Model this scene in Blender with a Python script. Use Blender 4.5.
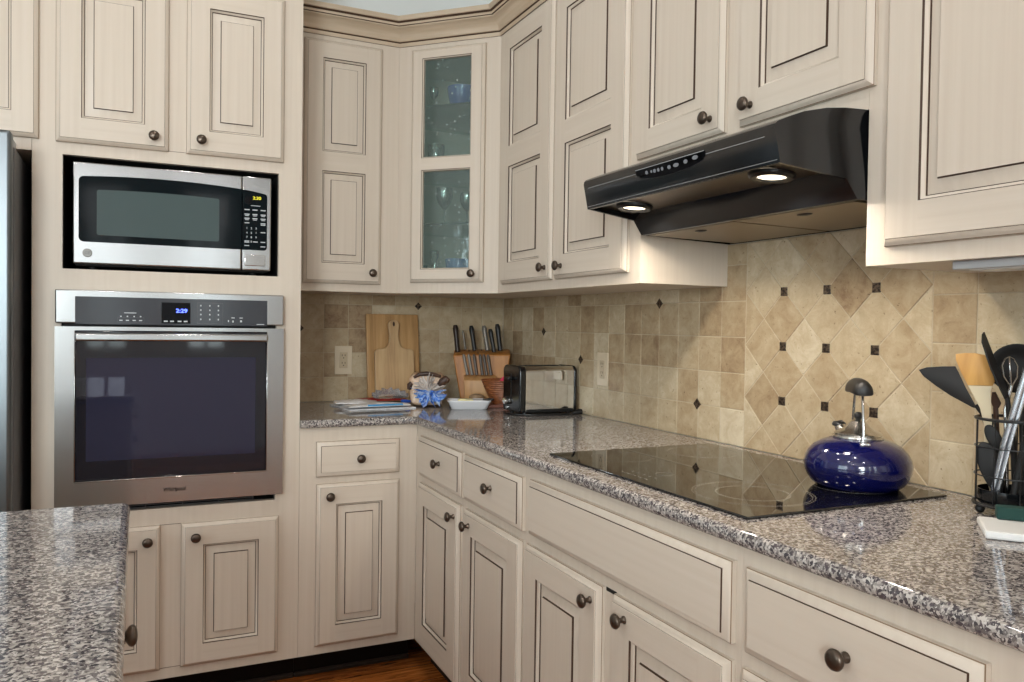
import bpy, bmesh, math, random
from math import sin, cos, pi, radians
from mathutils import Vector, Matrix

random.seed(7)
for o in list(bpy.data.objects):
    bpy.data.objects.remove(o)
S = bpy.context.scene
COL = S.collection

# ------------------------------------------------------------------ camera
cam_data = bpy.data.cameras.new('camera')
cam = bpy.data.objects.new('camera', cam_data)
COL.objects.link(cam)
S.camera = cam
cam_data.sensor_width = 36.0
cam_data.lens = 799.226 / 1024 * 36.0
cam_data.clip_start = 0.02
_y, _p, _r = radians(25.0907), radians(-1.1432), radians(0.8292)
_fw = Vector((sin(_y) * cos(_p), cos(_y) * cos(_p), sin(_p)))
_rt = Vector((cos(_y), -sin(_y), 0))
_up = _rt.cross(_fw)
_r2 = _rt * cos(_r) + _up * sin(_r)
_u2 = -_rt * sin(_r) + _up * cos(_r)
M = Matrix((_r2, _u2, -_fw)).transposed().to_4x4()
M.translation = Vector((-1.5404, -3.3868, 1.2497))
cam.matrix_world = M

# ------------------------------------------------------------------ view, world, lights
S.view_settings.view_transform = 'Standard'
S.view_settings.look = 'None'
S.view_settings.exposure = 0.27
S.view_settings.gamma = 1.0
S.view_settings.use_curve_mapping = False
S.cycles.use_denoising = True
S.cycles.max_bounces = 10
S.cycles.diffuse_bounces = 5
S.cycles.transparent_max_bounces = 16
S.cycles.sample_clamp_indirect = 6.0
S.cycles.blur_glossy = 0.5

W = bpy.data.worlds.new('sky')
S.world = W
W.use_nodes = True
nt = W.node_tree
bg = nt.nodes['Background']
sky = nt.nodes.new('ShaderNodeTexSky')
sky.sky_type = 'HOSEK_WILKIE'
sky.sun_direction = (-0.5, 0.3, 0.7)
sky.turbidity = 8
nt.links.new(sky.outputs[0], bg.inputs[0])
bg.inputs[1].default_value = 0.5


def area(name, loc, look, sx, sy, power, col=(1, 1, 1), disc=False, spread=180):
    d = bpy.data.lights.new(name, 'AREA')
    d.shape = 'DISK' if disc else 'RECTANGLE'
    d.size = sx
    d.size_y = sy
    d.energy = power
    d.color = col
    d.spread = radians(spread)
    o = bpy.data.objects.new(name, d)
    COL.objects.link(o)
    o.location = loc
    o.rotation_euler = (Vector(look) - Vector(loc)).to_track_quat('-Z', 'Y').to_euler()
    return o


DAY = (0.97, 0.985, 1.0)
WARM = (1.0, 0.89, 0.75)
CEIL = 3.05
# daylight at the windows of the wall behind the camera and at the window on the left
area('daylight', (-3.35, -6.12, 1.7), (-3.2, 0, 0.5), 1.2, 1.5, 166, DAY)
area('daylight', (-1.80, -6.12, 1.7), (-1.8, 0, 0.5), 0.36, 1.5, 5.5, DAY)
area('daylight', (-0.95, -6.12, 1.7), (-1.0, 0, 0.5), 0.36, 1.5, 7, DAY)
area('daylight', (-5.12, -3.2, 1.55), (0, -2.6, 1.2), 1.7, 1.5, 42, (0.86, 0.94, 1.0))
CANS = [(-1.25, -1.55), (-1.25, -2.9), (-2.7, -1.9), (-2.7, -3.2), (-1.6, -4.4), (-3.6, -4.4)]
for cx, cy in CANS:
    area('recessed_lamp', (cx, cy, CEIL - 0.012), (cx, cy, 0), 0.13, 0.13, 3.9, (1.0, 0.96, 0.92), True, 165)
for cy in (-1.70, -2.178):
    area('hood_lamp', (-0.408, cy, 1.527), (-0.395, cy, 0), 0.055, 0.055, 2.0, WARM, True, 160)

# ------------------------------------------------------------------ geometry kit


class MB:
    """Collects shapes with material slots and links them as one mesh object."""

    def __init__(s):
        s.v, s.f, s.m = [], [], []

    def add(s, vs, fs, mat=0, M=None):
        b = len(s.v)
        s.v += [tuple(M @ Vector(v)) if M else tuple(v) for v in vs]
        s.f += [tuple(b + i for i in f) for f in fs]
        s.m += [mat] * len(fs) if isinstance(mat, int) else list(mat)
        return s

    def box(s, a, b, mat=0, bev=0.0, seg=2, M=None):
        x0, y0, z0 = [min(p, q) for p, q in zip(a, b)]
        x1, y1, z1 = [max(p, q) for p, q in zip(a, b)]
        vs = [(x0, y0, z0), (x1, y0, z0), (x1, y1, z0), (x0, y1, z0), (x0, y0, z1), (x1, y0, z1), (x1, y1, z1), (x0, y1, z1)]
        fs = [(0, 3, 2, 1), (4, 5, 6, 7), (0, 1, 5, 4), (1, 2, 6, 5), (2, 3, 7, 6), (3, 0, 4, 7)]
        if bev <= 0:
            return s.add(vs, fs, mat, M)
        return s._bev(vs, fs, mat, bev, seg, M)

    def _bev(s, vs, fs, mat, bev, seg, M, edges=None):
        bm = bmesh.new()
        bv = [bm.verts.new(v) for v in vs]
        for f in fs:
            bm.faces.new([bv[i] for i in f])
        bm.normal_update()
        es = [e for e in bm.edges if edges is None or edges(e)]
        bmesh.ops.bevel(bm, geom=es, offset=bev, segments=seg, profile=0.5, affect='EDGES', clamp_overlap=True)
        bm.verts.index_update()
        s.add([tuple(v.co) for v in bm.verts], [tuple(v.index for v in f.verts) for f in bm.faces], mat, M)
        bm.free()
        return s

    def prism(s, poly, ax, a, b, mat=0, bev=0.0, seg=2, M=None, caps_only=False):
        n = len(poly)

        def P(q, t):
            return {'x': (t, q[0], q[1]), 'y': (q[0], t, q[1]), 'z': (q[0], q[1], t)}[ax]
        vs = [P(q, a) for q in poly] + [P(q, b) for q in poly]
        fs = [tuple(range(n))[::-1], tuple(range(n, 2 * n))] + [(i, (i + 1) % n, n + (i + 1) % n, n + i) for i in range(n)]
        if bev <= 0:
            return s.add(vs, fs, mat, M)
        i = 'xyz'.index(ax)

        def rim(e):
            return abs(e.verts[0].co[i] - e.verts[1].co[i]) < 1e-9
        return s._bev(vs, fs, mat, bev, seg, M, rim if caps_only else None)

    def lathe(s, prof, c=(0, 0, 0), seg=32, mat=0, M=None, cap=True):
        """prof: (radius, height) up the z axis"""
        vs, fs, ms = [], [], []
        n = len(prof)
        for r, h in prof:
            for k in range(seg):
                t = 2 * pi * k / seg
                vs.append((c[0] + r * cos(t), c[1] + r * sin(t), c[2] + h))
        for i in range(n - 1):
            for k in range(seg):
                k2 = (k + 1) % seg
                fs.append((i * seg + k, i * seg + k2, (i + 1) * seg + k2, (i + 1) * seg + k))
        if cap:
            fs.append(tuple(range(seg))[::-1])
            fs.append(tuple(range((n - 1) * seg, n * seg)))
        return s.add(vs, fs, mat, M)

    def tube(s, pts, r, seg=8, mat=0, closed=False, M=None, sq=1.0):
        pts = [Vector(p) for p in pts]
        n = len(pts)
        rs = r if isinstance(r, (list, tuple)) else [r] * n
        vs, fs = [], []
        up = None
        for i, p in enumerate(pts):
            if closed:
                t = pts[(i + 1) % n] - pts[i - 1]
            else:
                t = pts[min(i + 1, n - 1)] - pts[max(i - 1, 0)]
            t.normalize()
            if up is None:
                up = Vector((0, 0, 1)) if abs(t.z) < 0.9 else Vector((1, 0, 0))
            a = t.cross(up)
            a.normalize()
            up = a.cross(t).normalized()
            for k in range(seg):
                q = 2 * pi * k / seg
                vs.append(p + a * (rs[i] * cos(q)) + up * (rs[i] * sq * sin(q)))
        m = n if closed else n - 1
        for i in range(m):
            j = (i + 1) % n
            for k in range(seg):
                k2 = (k + 1) % seg
                fs.append((i * seg + k, i * seg + k2, j * seg + k2, j * seg + k))
        if not closed:
            fs += [tuple(range(seg))[::-1], tuple(range((n - 1) * seg, n * seg))]
        return s.add(vs, fs, mat, M)

    def ball(s, c, r, seg=16, rings=10, mat=0, M=None):
        r = r if isinstance(r, (tuple, list)) else (r, r, r)
        vs, fs = [(c[0], c[1], c[2] - r[2])], []
        for i in range(1, rings):
            t = pi * i / rings - pi / 2
            for k in range(seg):
                q = 2 * pi * k / seg
                vs.append((c[0] + r[0] * cos(t) * cos(q), c[1] + r[1] * cos(t) * sin(q), c[2] + r[2] * sin(t)))
        vs.append((c[0], c[1], c[2] + r[2]))
        L = len(vs) - 1
        for k in range(seg):
            k2 = (k + 1) % seg
            fs.append((0, 1 + k2, 1 + k))
            for i in range(rings - 2):
                a, b = 1 + i * seg, 1 + (i + 1) * seg
                fs.append((a + k, a + k2, b + k2, b + k))
            fs.append((1 + (rings - 2) * seg + k, 1 + (rings - 2) * seg + k2, L))
        return s.add(vs, fs, mat, M)

    def bands(s, x0, z0, x1, z1, prof, cap=None):
        """Nested rectangles in the local xz plane. prof: (inset, y, material of the band that follows)"""
        n = len(prof)
        vs, fs, ms = [], [], []
        for i, y, m in prof:
            vs += [(x0 + i, y, z0 + i), (x1 - i, y, z0 + i), (x1 - i, y, z1 - i), (x0 + i, y, z1 - i)]
        for q in range(n - 1):
            for k in range(4):
                k2 = (k + 1) % 4
                fs.append((q * 4 + k, q * 4 + k2, q * 4 + 4 + k2, q * 4 + 4 + k))
                ms.append(prof[q][2])
        if cap is not None:
            fs.append(tuple(range(n * 4 - 4, n * 4)))
            ms.append(cap)
        return s.add(vs, fs, ms)

    def rect(s, x0, z0, x1, z1, y, mat=0):
        return s.add([(x0, y, z0), (x1, y, z0), (x1, y, z1), (x0, y, z1)], [(0, 1, 2, 3)], mat)

    def mesh(s, name, mats, smooth=35, recalc=True, merge=True):
        me = bpy.data.meshes.new(name)
        me.from_pydata(s.v, [], s.f)
        for m in (mats if isinstance(mats, (list, tuple)) else [mats]):
            me.materials.append(m)
        me.polygons.foreach_set('material_index', s.m)
        bm = bmesh.new()
        bm.from_mesh(me)
        if merge:
            bmesh.ops.remove_doubles(bm, verts=bm.verts, dist=1e-6)
        if recalc:
            bmesh.ops.recalc_face_normals(bm, faces=bm.faces)
        bm.to_mesh(me)
        bm.free()
        if smooth:
            # large flat axis-aligned faces keep their own normal so that bevels do not bend their reflections
            me.polygons.foreach_set('use_smooth', [True] * len(me.polygons))
            me.set_sharp_from_angle(angle=radians(smooth))
            me.update()
            me.polygons.foreach_set('use_smooth', [not (p.area > 4e-4 and max(abs(c) for c in p.normal) > .9999) for p in me.polygons])
        me.update()
        return me

    def build(s, name, mats, parent=None, loc=(0, 0, 0), rz=0.0, label=None, smooth=35, recalc=True, merge=True):
        return link(name, s.mesh(name, mats, smooth, recalc, merge), parent, loc, rz, label)


def link(name, me, parent=None, loc=(0, 0, 0), rz=0.0, label=None):
    o = bpy.data.objects.new(name, me)
    COL.objects.link(o)
    o.parent = parent
    o.location = loc
    o.rotation_euler = (0, 0, rz)
    if label:
        o['label'] = label
    return o


def thing(name, label, cat, loc=(0, 0, 0), rz=0.0, group=None):
    o = bpy.data.objects.new(name, None)
    COL.objects.link(o)
    o.empty_display_size = 0.1
    o.location = loc
    o.rotation_euler = (0, 0, rz)
    return tag(o, label, cat, group)


def tag(o, label, cat, group=None, kind=None):
    o['label'] = label
    o['category'] = cat
    if group:
        o['group'] = group
    if kind:
        o['kind'] = kind
    return o


def text_mesh(txt, size, extrude=0.0004, bold=0.0):
    c = bpy.data.curves.new('lettering', 'FONT')
    c.body = txt
    c.size = size
    c.extrude = extrude
    c.offset = bold
    c.align_x = 'CENTER'
    c.align_y = 'CENTER'
    o = bpy.data.objects.new('lettering', c)
    COL.objects.link(o)
    dg = bpy.context.evaluated_depsgraph_get()
    me = bpy.data.meshes.new_from_object(o.evaluated_get(dg))
    bpy.data.objects.remove(o)
    bpy.data.curves.remove(c)
    # stand it up in the xz plane, facing -y
    me.transform(Matrix.Rotation(pi / 2, 4, 'X'))
    return me


# ------------------------------------------------------------------ materials
def lin(c):
    return tuple(((x / 255) / 12.92 if x / 255 <= 0.04045 else ((x / 255 + 0.055) / 1.055) ** 2.4) for x in c) + (1.0,)


def mat(name, col, rough=0.5, metal=0.0, spec=0.5, coat=0.0, emit=None, estr=1.0, aniso=0.0):
    m = bpy.data.materials.new(name)
    m.use_nodes = True
    b = m.node_tree.nodes['Principled BSDF']
    b.inputs['Base Color'].default_value = lin(col)
    b.inputs['Roughness'].default_value = rough
    b.inputs['Metallic'].default_value = metal
    b.inputs['Specular IOR Level'].default_value = spec
    b.inputs['Coat Weight'].default_value = coat
    b.inputs['Anisotropic'].default_value = aniso
    if emit:
        b.inputs['Emission Color'].default_value = lin(emit)
        b.inputs['Emission Strength'].default_value = estr
    return m


def nodes(m):
    return m.node_tree.nodes, m.node_tree.links, m.node_tree.nodes['Principled BSDF']


def coords(m, scale=(1, 1, 1), kind='Object'):
    N, L, B = nodes(m)
    t = N.new('ShaderNodeTexCoord')
    p = N.new('ShaderNodeMapping')
    p.inputs['Scale'].default_value = scale
    L.new(t.outputs[kind], p.inputs[0])
    return p.outputs[0]


def noise(m, vec, scale, detail=4.0, rough=0.5, dist=0.0):
    N, L, B = nodes(m)
    n = N.new('ShaderNodeTexNoise')
    n.inputs['Scale'].default_value = scale
    n.inputs['Detail'].default_value = detail
    n.inputs['Roughness'].default_value = rough
    n.inputs['Distortion'].default_value = dist
    L.new(vec, n.inputs['Vector'])
    return n


def ramp(m, fac, stops, const=False):
    N, L, B = nodes(m)
    r = N.new('ShaderNodeValToRGB')
    r.color_ramp.interpolation = 'CONSTANT' if const else 'LINEAR'
    e = r.color_ramp.elements
    while len(e) < len(stops):
        e.new(0.5)
    for el, (p, c) in zip(e, stops):
        el.position = p
        el.color = lin(c)
    L.new(fac, r.inputs[0])
    return r.outputs[0]


def mix(m, fac, a, b, mode='MIX'):
    N, L, B = nodes(m)
    x = N.new('ShaderNodeMix')
    x.data_type = 'RGBA'
    x.blend_type = mode
    for sock, val in ((x.inputs[0], fac), (x.inputs[6], a), (x.inputs[7], b)):
        if hasattr(val, 'links'):
            L.new(val, sock)
        elif isinstance(val, (int, float)):
            sock.default_value = val
        else:
            sock.default_value = lin(val)
    return x.outputs[2]


def bump(m, height, strength=0.2, dist=0.002):
    N, L, B = nodes(m)
    b = N.new('ShaderNodeBump')
    b.inputs['Strength'].default_value = strength
    b.inputs['Distance'].default_value = dist
    L.new(height, b.inputs['Height'])
    L.new(b.outputs[0], B.inputs['Normal'])


# cream glazed cabinet paint with faint brushed streaks
PAINT = mat('cream_glazed_paint', (212, 200, 182), 0.38, spec=0.4)
_n = noise(PAINT, coords(PAINT, (60, 60, 1.2)), 1.0, 3, 0.6)
_c = ramp(PAINT, _n.outputs[0], [(0.25, (202, 189, 174)), (0.55, (207, 195, 180)), (0.8, (210, 198, 185))])
PAINT.node_tree.links.new(_c, nodes(PAINT)[2].inputs['Base Color'])
PAINTH = mat('cream_glazed_paint_cross_grain', (212, 200, 182), 0.38, spec=0.4)
_n = noise(PAINTH, coords(PAINTH, (1.2, 60, 60)), 1.0, 3, 0.6)
_c = ramp(PAINTH, _n.outputs[0], [(0.25, (202, 189, 174)), (0.55, (207, 195, 180)), (0.8, (210, 198, 185))])
PAINTH.node_tree.links.new(_c, nodes(PAINTH)[2].inputs['Base Color'])
GLAZE = mat('brown_glaze', (66, 45, 30), 0.5)
EDGE = mat('edge_glaze', (126, 102, 76), 0.45)
CROWN = mat('crown_glazed_paint', (194, 177, 154), 0.42)
_n = noise(CROWN, coords(CROWN, (3, 3, 60)), 1.0, 3, 0.6)
CROWN.node_tree.links.new(ramp(CROWN, _n.outputs[0], [(0.3, (184, 165, 141)), (0.7, (200, 183, 161))]), nodes(CROWN)[2].inputs['Base Color'])
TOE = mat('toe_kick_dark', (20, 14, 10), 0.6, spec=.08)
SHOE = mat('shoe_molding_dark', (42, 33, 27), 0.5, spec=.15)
BRONZE = mat('oil_rubbed_bronze', (92, 81, 72), 0.3, 0.85)
DARK = mat('matte_black', (16, 15, 14), 0.7)
BLACKP = mat('black_plastic', (20, 21, 23), 0.35)
NYLON = mat('black_nylon', (25, 24, 24), 0.5, spec=.35)
BLACKG = mat('black_gloss_enamel', (13, 15, 18), 0.16, spec=0.6)
CHROME = mat('chrome', (205, 205, 205), 0.12, 1.0)
STEEL = mat('brushed_stainless', (184, 185, 186), 0.2, 1.0, aniso=0.0)
_n = noise(STEEL, coords(STEEL, (1.5, 300, 300)), 1.0, 2)
bump(STEEL, _n.outputs[0], 0.05, 0.001)
STEELV = mat('stainless_fridge_door', (118, 124, 128), 0.36, 1.0, aniso=0.4)
FRSIDE = mat('fridge_grey_side', (92, 92, 94), 0.5)
OVGLASS = mat('oven_dark_glass', (22, 23, 32), 0.05, spec=0.65)
OVWIN = mat('oven_coated_window', (40, 41, 58), 0.02, spec=0.6)
nodes(OVWIN)[2].inputs['Specular Tint'].default_value = lin((232, 226, 240))
OVPANEL = mat('oven_control_glass', (56, 58, 64), 0.14, spec=0.5)
MWGLASS = mat('microwave_dark_glass', (12, 20, 24), 0.07, spec=0.12)
MWSCREEN = mat('microwave_screen', (68, 82, 82), 0.22, spec=0.2)
PRINT = mat('white_print', (196, 200, 204), 0.5)
PRINTG = mat('grey_print', (74, 74, 78), 0.5)
MARK = mat('grey_ring_print', (118, 113, 106), 0.05, spec=0.95)
DISPB = mat('display_black', (5, 5, 9), 0.3, spec=0.12)
BLUELED = mat('blue_digits', (60, 90, 255), 0.5, emit=(90, 110, 255), estr=3.0)
YELLED = mat('yellow_digits', (200, 190, 40), 0.5, emit=(196, 190, 30), estr=0.9)
LENS = mat('lamp_lens', (255, 244, 220), 0.5, emit=(255, 240, 212), estr=2.5)
FILTER = mat('grease_filter_metal', (150, 138, 120), 0.4, 0.8)
WHITECER = mat('white_ceramic', (226, 228, 232), 0.12, spec=0.6)
WHITEPL = mat('white_plastic', (222, 222, 220), 0.35)
BUTTER = mat('butter', (232, 222, 170), 0.45)
IVORY = mat('almond_plastic', (212, 196, 170), 0.4)
IVORYD = mat('almond_plastic_darker', (192, 174, 146), 0.4)  # darker almond tone of the receptacle
TEAL = mat('teal_sponge', (16, 58, 52), 0.8)
PINK = mat('pink_wrapper', (214, 62, 96), 0.35)
RED = mat('red_wrapper', (168, 38, 36), 0.4)
WALLP = mat('wall_paint', (232, 235, 234), 0.7)
CEILP = mat('ceiling_paint', (238, 238, 235), 0.8)
TRIMW = mat('white_trim', (235, 234, 230), 0.4)
UCLIGHT = mat('light_housing', (176, 178, 180), 0.35)

# granite
GRAN = mat('speckled_granite', (150, 145, 142), 0.07, spec=0.55)
N, L, B = nodes(GRAN)
_v = coords(GRAN)
_d = noise(GRAN, _v, 60, 3)
_va = N.new('ShaderNodeVectorMath')
_va.operation = 'MULTIPLY_ADD'
L.new(_d.outputs['Color'], _va.inputs[0])
_va.inputs[1].default_value = (0.012, 0.012, 0.012)
L.new(_v, _va.inputs[2])
_vo = N.new('ShaderNodeTexVoronoi')
_vo.inputs['Scale'].default_value = 235
L.new(_va.outputs[0], _vo.inputs['Vector'])
_sep = N.new('ShaderNodeSeparateColor')
L.new(_vo.outputs['Color'], _sep.inputs[0])
_base = ramp(GRAN, _sep.outputs[0], [(0.0, (72, 68, 71)), (0.2, (108, 102, 100)), (0.4, (142, 136, 132)), (0.62, (165, 159, 153)), (0.84, (187, 181, 175))], True)
_n2 = noise(GRAN, _v, 150, 3, 0.6)
_dark = ramp(GRAN, _n2.outputs[0], [(0.55, (0, 0, 0)), (0.61, (255, 255, 255))])
_g = mix(GRAN, _dark, _base, (84, 76, 80))
_n3 = noise(GRAN, _v, 230, 2)
_lt = ramp(GRAN, _n3.outputs[0], [(0.62, (0, 0, 0)), (0.68, (255, 255, 255))])
_g = mix(GRAN, _lt, _g, (196, 190, 185))
L.new(_g, B.inputs['Base Color'])

# travertine tile: tone per tile comes from a mesh attribute
TILE = mat('travertine_tile', (180, 158, 128), 0.45, spec=0.35)
N, L, B = nodes(TILE)
_v = coords(TILE)
_at = N.new('ShaderNodeAttribute')
_at.attribute_name = 'tone'
_t1 = noise(TILE, _v, 20, 9, 0.72, 0.5)
_m1 = N.new('ShaderNodeMath')
_m1.operation = 'MULTIPLY_ADD'
L.new(_t1.outputs[0], _m1.inputs[0])
_m1.inputs[1].default_value = 1.05
L.new(_at.outputs['Fac'], _m1.inputs[2])
_tc = ramp(TILE, _m1.outputs[0], [(0.25, (132, 106, 80)), (0.5, (168, 146, 115)), (0.8, (189, 172, 143)), (1.1, (206, 193, 168))])
_t2 = noise(TILE, _v, 70, 4, 0.7)
_pit = ramp(TILE, _t2.outputs[0], [(0.30, (255, 255, 255)), (0.38, (0, 0, 0))])
_tc = mix(TILE, _pit, _tc, (118, 96, 70))
_t4 = noise(TILE, coords(TILE, (1, 1, 1)), 26, 3, 0.5, 2.5)
_vein = ramp(TILE, _t4.outputs[0], [(0.485, (0, 0, 0)), (0.5, (90, 90, 90)), (0.515, (0, 0, 0))])
_tc = mix(TILE, _vein, _tc, (212, 199, 177))
L.new(_tc, B.inputs['Base Color'])
bump(TILE, _t2.outputs[0], 0.25, 0.002)
GROUT = mat('grout', (188, 174, 150), 0.8)
ACCENT = mat('dark_metal_accent', (70, 56, 46), 0.38, 0.5)
_n = noise(ACCENT, coords(ACCENT), 160, 2)
ACCENT.node_tree.links.new(ramp(ACCENT, _n.outputs[0], [(0.4, (44, 34, 28)), (0.65, (104, 88, 72))]), nodes(ACCENT)[2].inputs['Base Color'])


def wood(name, cols, scale=(3, 3, 30), rough=0.45, s2=1.0):
    m = mat(name, cols[1], rough)
    n = noise(m, coords(m, scale), s2, 4, 0.6, 0.8)
    c = ramp(m, n.outputs[0], [(0.3, cols[0]), (0.5, cols[1]), (0.7, cols[2])])
    m.node_tree.links.new(c, nodes(m)[2].inputs['Base Color'])
    return m


BOARDW = wood('bamboo_board', [(150, 112, 68), (178, 138, 88), (192, 154, 104)], (42, 42, 2.5))
PADDLEW = wood('maple_paddle', [(164, 132, 94), (188, 156, 114), (198, 168, 126)], (45, 45, 3))
BLOCKW = wood('knife_block_wood', [(150, 94, 40), (176, 116, 54), (188, 130, 66)], (30, 30, 4))
BLOCKL = wood('knife_block_light_wood', [(176, 130, 82), (196, 150, 98), (206, 162, 110)], (30, 30, 4))
BASKW = wood('woven_brown', [(104, 58, 30), (138, 80, 44), (164, 104, 62)], (60, 60, 90))
REDW = wood('reddish_board', [(110, 66, 54), (134, 86, 72), (146, 98, 84)], (6, 40, 40))
SPATW = wood('spatula_wood', [(196, 146, 78), (214, 164, 92), (220, 172, 104)], (20, 20, 3))
SPATP = mat('pale_silicone', (206, 192, 162), 0.5)
BROWNW = mat('dark_brown_wood', (66, 42, 28), 0.5)
HANDW = mat('dark_knife_handle', (46, 34, 28), 0.4)
HANDB = mat('black_knife_handle', (30, 29, 29), 0.4)
HANDS = mat('steel_knife_handle', (132, 126, 118), 0.4, 0.35)
BLUEN = mat('cobalt_enamel', (6, 10, 66), 0.12, spec=0.6, coat=0.6)
GRIP = mat('kettle_grip', (26, 25, 25), 0.45)
KSTEEL = mat('kettle_steel', (216, 212, 206), 0.22, 1.0)

FLOORM = mat('hardwood_floor', (110, 62, 30), 0.22, spec=0.5)
N, L, B = nodes(FLOORM)
_v = coords(FLOORM, (1, 1, 1))
_br = N.new('ShaderNodeTexBrick')
_br.inputs['Scale'].default_value = 1.0
_br.inputs['Brick Width'].default_value = 1.1
_br.inputs['Row Height'].default_value = 0.125
_br.inputs['Mortar Size'].default_value = 0.0016
_br.inputs['Color1'].default_value = lin((214, 142, 76))
_br.inputs['Color2'].default_value = lin((140, 84, 42))
_br.inputs['Mortar'].default_value = lin((34, 18, 10))
L.new(_v, _br.inputs['Vector'])
_n = noise(FLOORM, coords(FLOORM, (3, 26, 3)), 1.3, 5, 0.65, 2.4)
_gr = ramp(FLOORM, _n.outputs[0], [(0.34, (70, 40, 22)), (0.5, (200, 170, 140)), (0.7, (255, 240, 220))])
L.new(mix(FLOORM, 0.85, _br.outputs['Color'], _gr, 'MULTIPLY'), B.inputs['Base Color'])
bump(FLOORM, _n.outputs[0], 0.15, 0.002)


def glassy(name, tint, gloss=0.12, rough=0.02, seeds=False, haze=0.0, hazecol=(200, 200, 200)):
    """a sheet pane: clear tinted body with a mirror-like surface"""
    m = bpy.data.materials.new(name)
    m.use_nodes = True
    N, L = m.node_tree.nodes, m.node_tree.links
    N.remove(N['Principled BSDF'])
    out = N['Material Output']
    tr = N.new('ShaderNodeBsdfTransparent')
    tr.inputs[0].default_value = lin(tint)
    gl = N.new('ShaderNodeBsdfGlossy')
    gl.inputs['Roughness'].default_value = rough
    fr = N.new('ShaderNodeFresnel')
    fr.inputs[0].default_value = 1.5
    mx = N.new('ShaderNodeMixShader')
    mul = N.new('ShaderNodeMath')
    mul.operation = 'MULTIPLY_ADD'
    L.new(fr.outputs[0], mul.inputs[0])
    mul.inputs[1].default_value = 1.0
    mul.inputs[2].default_value = gloss
    L.new(mul.outputs[0], mx.inputs[0])
    L.new(tr.outputs[0], mx.inputs[1])
    L.new(gl.outputs[0], mx.inputs[2])
    last = mx.outputs[0]
    if haze:
        hz = N.new('ShaderNodeBsdfDiffuse')
        hz.inputs[0].default_value = lin(hazecol)
        mh = N.new('ShaderNodeMixShader')
        mh.inputs[0].default_value = haze
        L.new(last, mh.inputs[1])
        L.new(hz.outputs[0], mh.inputs[2])
        last = mh.outputs[0]
    if seeds:
        tc = N.new('ShaderNodeTexCoord')
        vo = N.new('ShaderNodeTexVoronoi')
        vo.inputs['Scale'].default_value = 52
        L.new(tc.outputs['Object'], vo.inputs['Vector'])
        lt = N.new('ShaderNodeMath')
        lt.operation = 'LESS_THAN'
        L.new(vo.outputs['Distance'], lt.inputs[0])
        lt.inputs[1].default_value = 0.17
        sp = N.new('ShaderNodeSeparateColor')
        L.new(vo.outputs['Color'], sp.inputs[0])
        g2 = N.new('ShaderNodeMath')
        g2.operation = 'GREATER_THAN'
        L.new(sp.outputs[0], g2.inputs[0])
        g2.inputs[1].default_value = 0.62
        mm = N.new('ShaderNodeMath')
        mm.operation = 'MULTIPLY'
        L.new(lt.outputs[0], mm.inputs[0])
        L.new(g2.outputs[0], mm.inputs[1])
        df = N.new('ShaderNodeBsdfTranslucent')
        df2 = N.new('ShaderNodeBsdfDiffuse')
        df2.inputs[0].default_value = lin((176, 186, 184))  # pale dots paint the sparkle of the seeds into the colour
        m3 = N.new('ShaderNodeMixShader')
        m4 = N.new('ShaderNodeMath')
        m4.operation = 'MULTIPLY'
        m4.inputs[1].default_value = 0.75
        L.new(mm.outputs[0], m4.inputs[0])
        L.new(m4.outputs[0], m3.inputs[0])
        L.new(last, m3.inputs[1])
        L.new(df2.outputs[0], m3.inputs[2])
        last = m3.outputs[0]
        # gently wavy sheet
        nz = N.new('ShaderNodeTexNoise')
        nz.inputs['Scale'].default_value = 30
        L.new(tc.outputs['Object'], nz.inputs['Vector'])
        bp = N.new('ShaderNodeBump')
        bp.inputs['Strength'].default_value = 0.25
        bp.inputs['Distance'].default_value = 0.003
        L.new(nz.outputs[0], bp.inputs['Height'])
        L.new(bp.outputs[0], gl.inputs['Normal'])
    L.new(last, out.inputs[0])
    return m


SEEDED = glassy('seeded_green_glass', (238, 247, 244), 0.02, 0.06, True, 0.15, (150, 170, 166))
SHELFG = glassy('shelf_glass', (206, 232, 224), 0.03, 0.03)
WINGLASS = glassy('window_glass', (240, 246, 246), 0.0)
CLEARG = glassy('clear_glassware', (222, 232, 230), 0.18, 0.05)
CLEARP = glassy('clear_plastic', (250, 250, 250), 0.05, 0.2, False, .25, (225, 225, 228))
BLUEGL = mat('blue_glassware', (40, 96, 168), 0.1, spec=0.7)
COBGL = mat('cobalt_glassware', (26, 60, 160), 0.1, spec=0.7)

# ------------------------------------------------------------------ room shell
XR, YB = 0.0, 0.0                # tiled faces of the right and back wall
XL, YF = -5.0, -6.0


def struct(name, mb, m, label, cat, smooth=0):
    return tag(mb.build(name, m, smooth=smooth), label, cat, kind='structure')


struct('floor', MB().box((XL - .15, YF - .15, -0.1), (0.16, 0.16, 0)), FLOORM, 'dark brown hardwood plank floor', 'floor')
struct('ceiling', MB().box((XL - .15, YF - .15, CEIL), (0.16, 0.16, CEIL + .1)), CEILP, 'white ceiling above the cabinets', 'ceiling')
struct('wall_back', MB().box((XL - .15, 0.010, 0), (0.16, 0.16, CEIL)), WALLP, 'pale grey back wall above the crown molding', 'wall')
struct('wall_right', MB().box((0.010, YF, 0), (0.16, 0.010, CEIL)), WALLP, 'right wall behind the hood and cooktop', 'wall')


def wall_with_holes(name, ax, at, a0, a1, holes, label):
    """wall slab in the plane ax = at..at-.15 with rectangular holes (a_lo, a_hi, z_lo, z_hi)"""
    mb = MB()

    def put(l, h, z0, z1):
        if ax == 'y':
            mb.box((l, at - .15, z0), (h, at, z1))
        else:
            mb.box((at - .15, l, z0), (at, h, z1))
    cur = a0
    for l, h, z0, z1 in holes:
        put(cur, l, 0, CEIL)
        put(l, h, 0, z0)
        put(l, h, z1, CEIL)
        cur = h
    put(cur, a1, 0, CEIL)
    return struct(name, mb, WALLP, label, 'wall')


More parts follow.
